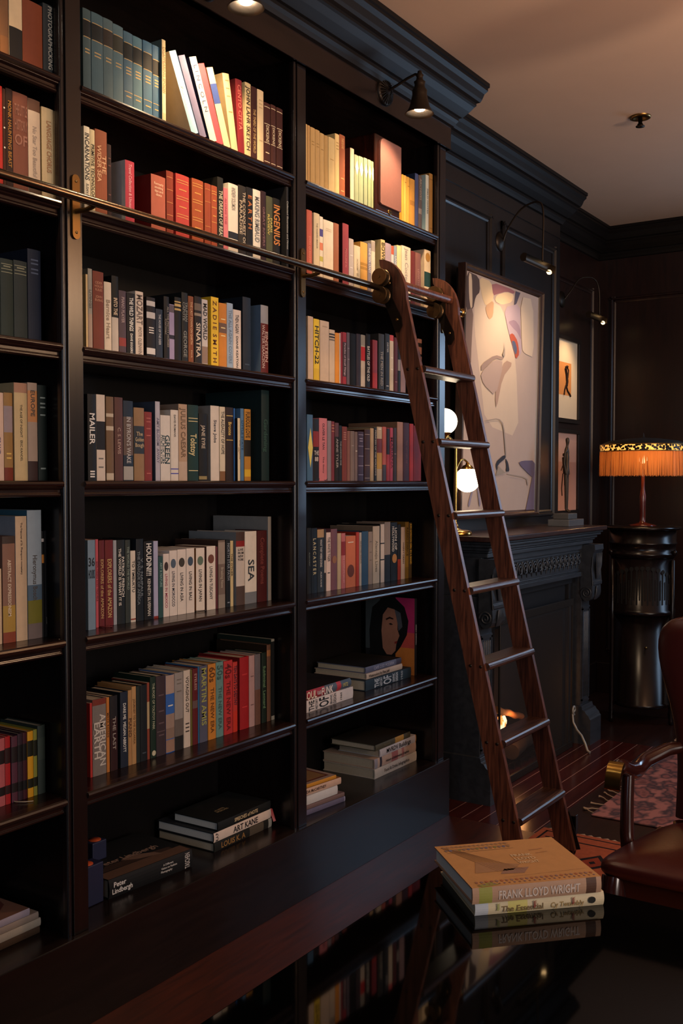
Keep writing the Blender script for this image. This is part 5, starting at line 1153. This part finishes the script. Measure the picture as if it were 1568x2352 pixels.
# ------------------------------------------------------------------ statuette
st = Vector((5.78, .02, MZ)); t = thing('statuette', st, 'thin dark bronze standing figure on a stepped stone base', 'statuette')
MB().box((-.14, -.06, .0005), (.10, .07, .040)).build('stone_base', plain('grey_stone', '4a4c50', .35, vary=.3, bscale=80, bump=.3), t, bevel=.003)
MB().box((-.11, -.045, .0405), (.03, .05, .075)).build('upper_stone', plain('grey_stone_dark', '3c3c3c', .5, vary=.3, bscale=80, bump=.3), t, bevel=.004)
def skin(name, verts, edges, radii, mat, parent, loc, lv=2, root=0):
    me = bpy.data.meshes.new(name); me.from_pydata(verts, edges, []); me.materials.append(mat); o = bpy.data.objects.new(name, me); COL.objects.link(o); o.parent = parent; o.location = loc
    sk = o.modifiers.new('skin', 'SKIN'); 
    for i, d in enumerate(me.skin_vertices[0].data): d.radius = radii[i] if isinstance(radii[i], tuple) else (radii[i], radii[i]); d.use_root = (i == root)
    ss = o.modifiers.new('sub', 'SUBSURF'); ss.levels = lv; ss.render_levels = lv; return o
fv = [(0, 0, .235), (0, 0, .285), (0, 0, .335), (0, 0, .372), (.002, -.002, .395), (.004, -.004, .425), (.002, 0, .442),
      (-.012, 0, .22), (-.010, 0, .12), (-.008, 0, .02), (-.008, -.022, .006), (.012, 0, .22), (.011, 0, .12), (.010, 0, .02), (.012, -.022, .006),
      (-.024, 0, .355), (-.030, .004, .29), (-.022, -.006, .225), (.024, 0, .355), (.031, .004, .29), (.022, -.008, .225)]
fe = [(0, 1), (1, 2), (2, 3), (3, 4), (4, 5), (5, 6), (0, 7), (7, 8), (8, 9), (9, 10), (0, 11), (11, 12), (12, 13), (13, 14), (3, 15), (15, 16), (16, 17), (3, 18), (18, 19), (19, 20)]
fr_ = [.017, .015, .018, .011, .007, .014, .010, .010, .0085, .0065, .006, .010, .0085, .0065, .006, .007, .0055, .005, .007, .0055, .005]
skin('figure', fv, fe, fr_, M_BRONZE, t, (-.03, 0, .0755))

# ------------------------------------------------------------------ round cabinet in the corner
cc = Vector((6.60, -.17, 0)); t = thing('round_cabinet', cc, 'dark round-fronted cabinet with slotted grille and small door knob', 'cabinet')
M_CAB = wood('dark_glossy_mahogany', '0c0808', '150c0c', .24, 'Z', 6, 8, .05, spec=.3)
MB().lathe([(0, 1.262), (.232, 1.262), (.238, 1.256), (.238, 1.248), (.230, 1.242), (.225, 1.240), (0, 1.24)][::-1], (0, 0, 0), 56).build('top', M_CAB, t)
MB().lathe([(0, 1.239), (.208, 1.239), (.208, 1.165), (.214, 1.160), (.214, 1.150), (.206, 1.145), (.206, 1.098), (.214, 1.092), (.214, 1.080), (.204, 1.072), (.198, 1.06), (0, 1.06)][::-1], (0, 0, 0), 56).build('drum', M_CAB, t)
mb = MB().lathe([(0, 1.058), (.196, 1.058), (.196, .735), (.206, .728), (.208, .715), (.206, .702), (.19, .70), (0, .70)][::-1], (0, 0, 0), 56)
ca = math.atan2(-2.2-cc.y, -cc.x)
for k in range(-6, 7):
    a = ca+k*.17; c0 = Vector((math.cos(a), math.sin(a), 0)); tn = Vector((-c0.y, c0.x, 0)); p = c0*.197
    zt_ = .99-.0015*k*k
    mb.add([tuple(p+tn*s*.0052+Vector((0, 0, z))) for s, z in ((-1, .77), (1, .77), (1, zt_), (-1, zt_))], [(0, 1, 2, 3)], 1)
    mb.add([tuple(p+c0*.0004+tn*.014*math.cos(j*.524)+Vector((0, 0, zt_+.012+.014*math.sin(j*.524)))) for j in range(12)], [tuple(range(12))], 1)
    mb.add([tuple(p+tn*(s*.0035)+tn*.017+Vector((0, 0, z))) for s, z in ((-1, .80), (1, .80), (1, zt_-.05), (-1, zt_-.05))], [(0, 1, 2, 3)], 1)
mb.build('grille', [M_CAB, plain('slot_shade', '020202', .9)], t)  # flat dark patches painted for the shade inside the slots
dr = MB().lathe([(0, .698), (.172, .698), (.172, .135), (.182, .128), (.182, .112), (.17, .105), (0, .105)][::-1], (0, 0, 0), 56).build('door_drum', M_CAB, t)
kn = ca+.14; MB().lathe([(0, 0), (.004, 0), (.004, .010), (.009, .014), (.009, .020), (0, .024)], (.172*math.cos(kn), .172*math.sin(kn), .50), 16, axis=(math.cos(kn), math.sin(kn), 0)).build('knob', M_BRASS, dr)
for k in range(4):
    a = ca+math.pi/4*.0+R(62)*(-1 if k % 2 else 1)+(math.pi if k > 1 else 0); p = Vector((math.cos(a), math.sin(a), 0))*.208
    mb = MB().lathe([(0, 0), (.012, .0), (.016, .03), (.010, .05), (.017, .08), (.014, .12), (.014, .66), (.019, .69), (.014, .72), (.014, 1.05), (.0, 1.055)], p, 14)
    mb.build('leg', M_CAB, t)
    if k < 2: MB().lathe([(0, 0), (.006, .002), (.010, .012), (.016, .024), (.012, .036), (0, .042)], (p.x*1.06, p.y*1.06, 1.075), 14).build('finial', M_CAB, t)

# fringed lamp on the cabinet
lp = Vector((cc.x-.01, cc.y, 1.2625)); t = thing('fringed_lamp', lp, 'table lamp with orange silk fringe and pierced band on the round cabinet', 'lamp')
MB().lathe([(0, 0), (.085, 0), (.085, .006), (.05, .014), (.022, .022), (.018, .035), (.020, .06), (.019, .15), (.022, .19), (.017, .215), (.016, .225), (.012, .24), (.011, .36), (0, .37)], (0, 0, 0), 24).build('stem', wood('red_mahogany', '3c120c', '5c2014', .2, 'Z', 8, 8, .05), t)
sr = .270; zb0, zb1 = .322, .478
MB().lathe([(sr, .520), (sr-.004, .525), (sr*.8, .545), (sr*.4, .560), (.02, .566), (.006, .572), (.005, .588), (0, .60)], (0, 0, 0), 56, cap=False).build('cap', plain('black_silk', '0c0808', .7), t)
m, nt, b = new_mat('pierced_brass_band'); tcn = nt.nodes.new('ShaderNodeTexCoord'); vr = nt.nodes.new('ShaderNodeTexVoronoi'); vr.inputs['Scale'].default_value = 62
st_ = nt.nodes.new('ShaderNodeMath'); st_.operation = 'GREATER_THAN'; st_.inputs[1].default_value = .56; nt.links.new(tcn.outputs['Object'], vr.inputs['Vector']); nt.links.new(vr.outputs['Distance'], st_.inputs[0])
b.inputs['Base Color'].default_value = srgb('1c120c'); b.inputs['Metallic'].default_value = .6; b.inputs['Roughness'].default_value = .4
tr_ = nt.nodes.new('ShaderNodeBsdfTranslucent'); tr_.inputs[0].default_value = (1, .72, .30, 1); mxs = nt.nodes.new('ShaderNodeMixShader'); nt.links.new(st_.outputs[0], mxs.inputs[0]); nt.links.new(b.outputs[0], mxs.inputs[1]); nt.links.new(tr_.outputs[0], mxs.inputs[2]); nt.links.new(mxs.outputs[0], nt.nodes['Material Output'].inputs[0])
MB().lathe([(sr, .482), (sr, .520)], (0, 0, 0), 72, cap=False).build('pierced_band', m, t)
mb = MB()
for z_ in (.478, .521): mb.tube([(sr*math.cos(a*math.pi/24), sr*math.sin(a*math.pi/24), z_) for a in range(49)], .0035, 6)
mb.build('band_rim', M_BRASS, t)
m, nt, b = new_mat('orange_silk_fringe'); tr_ = nt.nodes.new('ShaderNodeBsdfTranslucent'); tr_.inputs[0].default_value = srgb('d48648'); b.inputs['Base Color'].default_value = srgb('a86434'); b.inputs['Roughness'].default_value = .6
mxs = nt.nodes.new('ShaderNodeMixShader'); mxs.inputs[0].default_value = .6; nt.links.new(b.outputs[0], mxs.inputs[1]); nt.links.new(tr_.outputs[0], mxs.inputs[2]); nt.links.new(mxs.outputs[0], nt.nodes['Material Output'].inputs[0])
mb = MB(); random.seed(5)
for k in range(420):
    a = k*2*math.pi/420; rr = sr+random.uniform(-.004, .003); da = .0092; zl = zb0+random.uniform(-.004, .006); tw = random.uniform(-.01, .01)
    mb.add([(rr*math.cos(a-da), rr*math.sin(a-da), zb1), (rr*math.cos(a+da), rr*math.sin(a+da), zb1), ((rr+.003)*math.cos(a+da*.6+tw), (rr+.003)*math.sin(a+da*.6+tw), zl), ((rr+.003)*math.cos(a-da*.6+tw), (rr+.003)*math.sin(a-da*.6+tw), zl)], [(0, 3, 2, 1)])
tag(mb.build('fringe', m, t), kind='stuff')
MB().lathe([(0, .40), (.02, .405), (.028, .43), (.02, .455), (0, .46)], (0, 0, 0), 16).build('bulb', plain('lit_bulb_warm', 'ffffff', .4, emis='ffd090', estr=1.5), t)
light('POINT', 'fringed_lamp_light', tuple(lp+Vector((-.09, -.05, .44))), None, 2.2, (1, .62, .28), .04)
light('POINT', 'fringed_lamp_light', tuple(lp+Vector((.09, .03, .44))), None, 1.2, (1, .62, .28), .04)

# ------------------------------------------------------------------ glossy black table with two books
tb = thing('black_table', (1.3, -1.9, 0), 'large glossy black lacquered table in the foreground', 'table'); TX0, TX1, TY0, TY1, TZ = .25, 1.93, -3.2, -1.205, .75
MB().box((TX0-1.3, TY0+1.9, TZ-.035), (TX1-1.3, TY1+1.9, TZ)).build('table_top', M_BLACK, tb, bevel=.003)
MB().box((TX0+.08-1.3, TY0+.08+1.9, TZ-.11), (TX1-.08-1.3, TY1-.08+1.9, TZ-.0355)).build('apron', M_BLACK, tb)
for sx_ in (TX0+.12, TX1-.12):
    for sy_ in (TY0+.12, TY1-.12): MB().lathe([(0, 0), (.025, 0), (.032, .3), (.036, .64), (0, .6395)], (sx_-1.3, sy_+1.9, 0), 20).build('leg', M_BLACK, tb)
def essential(mb, mi, w_, h_, d_):
    for zc, c in ((.55, '7a3a30'), (.25, '7a3a30'), (.83, '8a8a50')):
        for k in range(5): mb.add([(w_*(.3+.1*k), -.0062, h_*zc), (w_*(.36+.1*k), -.0062, h_*(zc+.01)), (w_*(.5+.09*k), -.0062, h_*(zc-.02))], [(0, 1, 2)], mi(c))
    mb.add([(w_*.5+w_*.25*math.cos(k*.628), -.0055, h_*.10+w_*.3*math.sin(k*.628)) for k in range(10)], [tuple(range(10))], mi('16140f'))
flat(1.869, -1.558, TZ, .255, .026, .212, 'bca888', 'cream paint-splashed art book under the tan one on the black table', 'books on the black table',
     [('The Essential', .44, .84, '6c5434', .42, 'v', .38), ('Cy Twombly', .16, .42, '8c7044', .36, 'v', .38)], rz=-45, extra=essential, bulge=.004, bands=[(.9, 1, 'a8a8ac'), (.6, .75, 'b8a860')])
def flw(mb, mi, w_, h_, d_):
    x = w_+.0003
    def Q(u, v, k=0): return (x+k*.0001, d_*v, h_*(1-u))      # u from head to tail along the spine, v from the spine outwards
    def shp(pts, hx, k=1): mb.add([Q(a, b, k) for a, b in pts], [tuple(range(len(pts)))], mi(hx))
    def ln(a, b, w2, hx, k=2):
        dx, dy = b[0]-a[0], b[1]-a[1]; L = math.hypot(dx, dy); nx, ny = -dy/L*w2, dx/L*w2; shp([(a[0]+nx, a[1]+ny), (b[0]+nx, b[1]+ny), (b[0]-nx, b[1]-ny), (a[0]-nx, a[1]-ny)], hx, k)
    shp([(.12, .30), (.42, .30), (.52, .42), (.2, .55)], '9c7450'); shp([(.30, .24), (.48, .22), (.56, .34), (.36, .34)], '8c6a58')
    for k in range(8): ln((.04+.0*k+.02*k, .95-.02*k), (.30+.03*k, .30), .0022, '7a5434')
    for v in (.93, .88, .80): ln((.05, v), (.60, v+.01), .0028, '7c5c40')
    for k in range(15):
        u = .04+k*.037; shp([(u, .86), (u+.017, .885), (u+.034, .86), (u+.017, .835)], ('7c6458', '6c6478', '8c6a4c', '7a7440')[k % 4], 3)
        shp([(u, .94), (u+.016, .965), (u+.032, .94), (u+.016, .915)], '947050', 3)
    for k in range(24):
        u = .05+k*.039; shp([(u, .10), (u+.015, .125), (u+.03, .10), (u+.015, .075)], ('94644c', '8c6a60', 'a0603c')[k % 3], 3)
        shp([(u+.01, .05), (u+.02, .065), (u+.03, .05), (u+.02, .035)], ('8c5c48', '7c6068')[k % 2], 3)
    ln((.3, .16), (.96, .20), .0014, '8a6040'); shp([(.05, .04), (.16, .09), (.22, .03), (.08, 0)], '8c8440', 2)
    for i, s in enumerate(('FRANK', 'LLOYD', 'WRIGHT')): put_text(mb, s, (x+.0005, d_*(.62-.085*i), h_*.40), (0, 0, -1), (0, 1, 0), d_*.055, h_*.17, mi('d0b48c'))
    ln((.70, .72), (.82, .74), .010, 'a4744c'); ln((.73, .64), (.83, .66), .006, 'a4744c')
flat(1.860, -1.556, TZ+.0265, .256, .030, .220, '9c7860', 'tan architecture book with drawn facade on the black table', 'books on the black table',
     [('FRANK LLOYD WRIGHT', .17, .80, 'b8a498', .52, 'v', .48)], rz=-43.5, front='b48450', extra=flw, bulge=.003, bands=[(.04, .12, '4a3024'), (.85, .95, '84803c')], pagem=M_PAGEW)

# ------------------------------------------------------------------ armchair
ch = thing('armchair', (3.15, -1.52, .0078), 'mahogany armchair with oxblood leather seat and brass-ended arms', 'chair'); LC = Vector((3.15, -1.52, 0))
C = lambda x, y, z: (x-LC.x, y-LC.y, z)
# seat cushion
outl = [(2.86, -1.20), (2.845, -1.24), (2.85, -1.36), (2.85, -1.68), (2.845, -1.80), (2.86, -1.84), (2.92, -1.84), (3.20, -1.79), (3.40, -1.74), (3.40, -1.30), (3.20, -1.25), (2.92, -1.20)]
mb = MB(); cxm, cym = 3.13, -1.52; rings = []
for s, z in ((.97, .405), (1.0, .415), (1.0, .432), (.985, .444), (.93, .452), (.8, .460), (.5, .468), (.2, .471)): rings.append([C(cxm+(x-cxm)*s, cym+(y-cym)*s, z) for x, y in outl])
n = len(outl); mb.add([p for r_ in rings for p in r_], [(i*n+k, i*n+(k+1) % n, (i+1)*n+(k+1) % n, (i+1)*n+k) for i in range(len(rings)-1) for k in range(n)], 0, True); mb.add(rings[-1], [tuple(range(n))], 0, True); mb.add(rings[0], [tuple(range(n))[::-1]])
o = mb.build('seat', M_LEATHER, ch); md = o.modifiers.new('sub', 'SUBSURF'); md.levels = md.render_levels = 2
mb = MB().box(C(2.87, -1.82, .345), C(2.90, -1.22, .404)); mb.box(C(2.90, -1.245, .345), C(3.38, -1.225, .404)); mb.box(C(2.90, -1.815, .345), C(3.38, -1.795, .404)); mb.build('apron', M_CHAIRW, ch, bevel=.004)
for y in (-1.24, -1.80): MB().tube([C(2.88, y, .40), C(2.862, y, .34), C(2.85, y, .26), C(2.875, y, .14), C(2.885, y, .05), C(2.86, y, .012)], [.032, .038, .034, .020, .016, .022], 14).build('leg', M_CHAIRW, ch)
for y in (-1.30, -1.74): MB().tube([C(3.37, y, .43), C(3.385, y, .2), C(3.43, y, .008)], [.026, .022, .018], 12).build('leg', M_CHAIRW, ch)
# padded back
prof = [(.44, .25), (.50, .25), (.60, .25), (.70, .26), (.80, .285), (.88, .315), (.95, .335), (1.01, .34), (1.05, .328), (1.078, .30), (1.093, .25), (1.097, .16)]
mb = MB(); rings = []
for z, hw in prof:
    xb = 3.40+(z-.44)*.14; th = .045 if z < 1.06 else .04*(1.10-z)/.04+.006; ring = []
    for k in range(20):
        a = k*2*math.pi/20; cx_ = math.copysign(abs(math.cos(a))**.6, math.cos(a)); sy = math.copysign(abs(math.sin(a))**.75, math.sin(a)); ring.append(C(xb+th*.8*cx_, -1.52+hw*sy, z))
    rings.append(ring)
n = 20; mb.add([p for r_ in rings for p in r_], [(i*n+k, i*n+(k+1) % n, (i+1)*n+(k+1) % n, (i+1)*n+k) for i in range(len(rings)-1) for k in range(n)], 0, True); mb.add(rings[-1], [tuple(range(n))], 0, True); mb.add(rings[0], [tuple(range(n))[::-1]])
o = mb.build('backrest', M_LEATHER, ch); md = o.modifiers.new('sub', 'SUBSURF'); md.levels = md.render_levels = 1
for y, s in ((-1.20, 1), (-1.84, -1)):
    pts = [C(3.44, y-s*.09, .665), C(3.38, y-s*.05, .662), C(3.30, y, .635), C(3.22, y+s*.005, .622), C(3.14, y, .640), C(3.08, y-s*.0, .666), C(3.05, y, .674), C(3.03, y, .668)]
    am = MB().tube(pts, [.018, .022, .026, .027, .026, .024, .024, .020], 16).build('arm', M_CHAIRW, ch)
    e = [(a_+.03, b_) for a_, b_ in [(3.005, .694), (2.985, .686), (2.968, .666), (2.958, .640), (2.955, .618), (2.965, .616), (2.970, .638), (2.980, .660), (2.992, .674), (3.005, .680)]]
    MB().prism([(a, b) for a, b in e], C(0, y-.020, 0), C(0, y+.026, 0), (1, 0, 0), (0, 0, 1), smooth=True).build('brass_cap', M_BRASSP, am, bevel=.002)
    MB().tube([C(3.12, y-s*.004, .645), C(3.105, y-s*.006, .56), C(3.085, y-s*.012, .46), C(3.08, y-s*.02, .40)], [.019, .020, .021, .022], 14).build('arm_post', M_CHAIRW, ch)

# ------------------------------------------------------------------ rugs
def rug_mat(name, cols, scale, stripes=True):
    m, nt, b = new_mat(name); tcn = nt.nodes.new('ShaderNodeTexCoord'); mp = nt.nodes.new('ShaderNodeMapping'); mp.inputs['Scale'].default_value = scale
    n1 = nt.nodes.new('ShaderNodeTexVoronoi') if stripes else nt.nodes.new('ShaderNodeTexNoise'); n1.inputs['Scale'].default_value = 1 if stripes else 1.5
    cr = nt.nodes.new('ShaderNodeValToRGB'); cr.color_ramp.interpolation = 'CONSTANT' if stripes else 'LINEAR'
    for i, c in enumerate(cols):
        e = cr.color_ramp.elements[i] if i < 2 else cr.color_ramp.elements.new(.5)
        e.position = i/len(cols) if stripes else .3+.4*i/len(cols); e.color = srgb(c)
    for i, c in enumerate(cols): cr.color_ramp.elements[i].color = srgb(c)
    nt.links.new(tcn.outputs['Object'], mp.inputs['Vector']); nt.links.new(mp.outputs['Vector'], n1.inputs['Vector'])
    nt.links.new(n1.outputs['Color'] if stripes else n1.outputs['Fac'], cr.inputs['Fac'])
    b.inputs['Roughness'].default_value = .95; b.inputs['Specular IOR Level'].default_value = .1; nt.links.new(cr.outputs['Color'], b.inputs['Base Color'])
    wv = nt.nodes.new('ShaderNodeTexNoise'); wv.inputs['Scale'].default_value = 400; bpn = nt.nodes.new('ShaderNodeBump'); bpn.inputs['Strength'].default_value = .6; bpn.inputs['Distance'].default_value = .002
    nt.links.new(tcn.outputs['Object'], wv.inputs['Vector']); nt.links.new(wv.outputs['Fac'], bpn.inputs['Height']); nt.links.new(bpn.outputs['Normal'], b.inputs['Normal']); return m
M_FRINGE = plain('wool_fringe', '8a7460', .9, spec=.1)
t = thing('pink_rug', (4.56, -.57, 0), 'faded pink patterned rug with knotted fringe near the fireplace', 'rug')
MB().box((0, -1.5, .0025), (2.4, 0, .010)).build('pile', rug_mat('faded_rose_wool', ['5a3a38', '7a4c48', '3c3034', '8a5a54'], (5, 7, 1), False), t, bevel=.003)
mb = MB(); random.seed(2)
for k in range(34):
    x = .03+k*.07; a = random.uniform(-.5, .5); pts = [(x, -.004, .007)]
    for j in range(1, 6): pts.append((x+a*.02*j*random.uniform(.6, 1.2), .012*j+.0, .006+.004*random.random()))
    mb.tube(pts, [.004, .003, .003, .004, .004, .006], 5)
tag(mb.build('fringe', M_FRINGE, t), kind='stuff')
t = thing('kilim_rug', (4.28, -.455, 0), 'orange and black geometric kilim rug under the ladder and armchair', 'rug')
kb = MB().box((-2.3, -1.7, .0025), (0, 0, .0065)); kc = ['84422a', '1a1312', '702c1a', '7c5638', '8c4424']
def tri(pts, i, h_=.0068): kb.add([(a, b, h_) for a, b in pts], [tuple(range(len(pts)))], i)
tri([(-2.3, -.035), (-.03, -.035), (-.03, -.025), (-2.3, -.025)], 1); tri([(-.04, -1.7), (-.03, -1.7), (-.03, -.025), (-.04, -.025)], 1)
for r_ in range(6):
    x0 = -.10-.36*r_; tri([(x0-.012, -1.7), (x0, -1.7), (x0, -.05), (x0-.012, -.05)], 1)
    if r_ % 2: tri([(x0-.14, -1.7), (x0-.06, -1.7), (x0-.06, -.05), (x0-.14, -.05)], 3, .0067)
    for k in range(9):
        y0 = -.06-.18*k; xm_ = x0-.2
        tri([(xm_-.10, y0-.09), (xm_, y0-.16), (xm_+.10, y0-.09), (xm_, y0-.02)], 1); tri([(xm_-.07, y0-.09), (xm_, y0-.135), (xm_+.07, y0-.09), (xm_, y0-.045)], 2 if k % 2 else 4, .0070)
        tri([(xm_-.02, y0-.09), (xm_, y0-.105), (xm_+.02, y0-.09), (xm_, y0-.075)], 1, .0072)
kb.build('weave', [plain('wool_'+c, c, .95, spec=.1, vary=.25, bscale=300, bump=.5) for c in kc], t)
mb = MB()
for k in range(46): y = -.02-k*.036; mb.add([(0, y, .006), (0, y-.03, .006), (.022, y-.015+random.uniform(-.008, .008), .004)], [(0, 1, 2)])
tag(mb.build('fringe', M_FRINGE, t), kind='stuff')

# ------------------------------------------------------------------ pendant over the chairs, out of the picture
t = thing('pendant_lamp', (3.75, -2.15, 2.76), 'opal glass pendant lamp hanging over the armchairs', 'lamp')
MB().tube([(0, 0, .14), (0, 0, ZC-2.76)], .006, 8).build('cord', M_BRASS, t)
MB().lathe([(.15*math.sin(a*math.pi/16), -.15*math.cos(a*math.pi/16)) for a in range(17)], (0, 0, 0), 32).build('globe', plain('lit_pendant_glass', 'fff0d8', .4, emis='ffa860', estr=14), t)
light('POINT', 'pendant_light', (3.75, -2.15, 2.5), None, 40, (1, .62, .36), .12)
t = thing('added_uplighter', (3.4, -4.6, 0), 'bronze uplighter by the opposite wall, added out of view to light the ceiling', 'lamp')
MB().lathe([(0, 0), (.15, 0), (.15, .02), (.02, .05), (.014, 1.5), (.03, 1.55), (.16, 1.70), (.17, 1.70), (.05, 1.56), (0, 1.55)], (0, 0, 0), 28).build('stand', M_BRONZE, t)  # unseen stand added for the ceiling fill
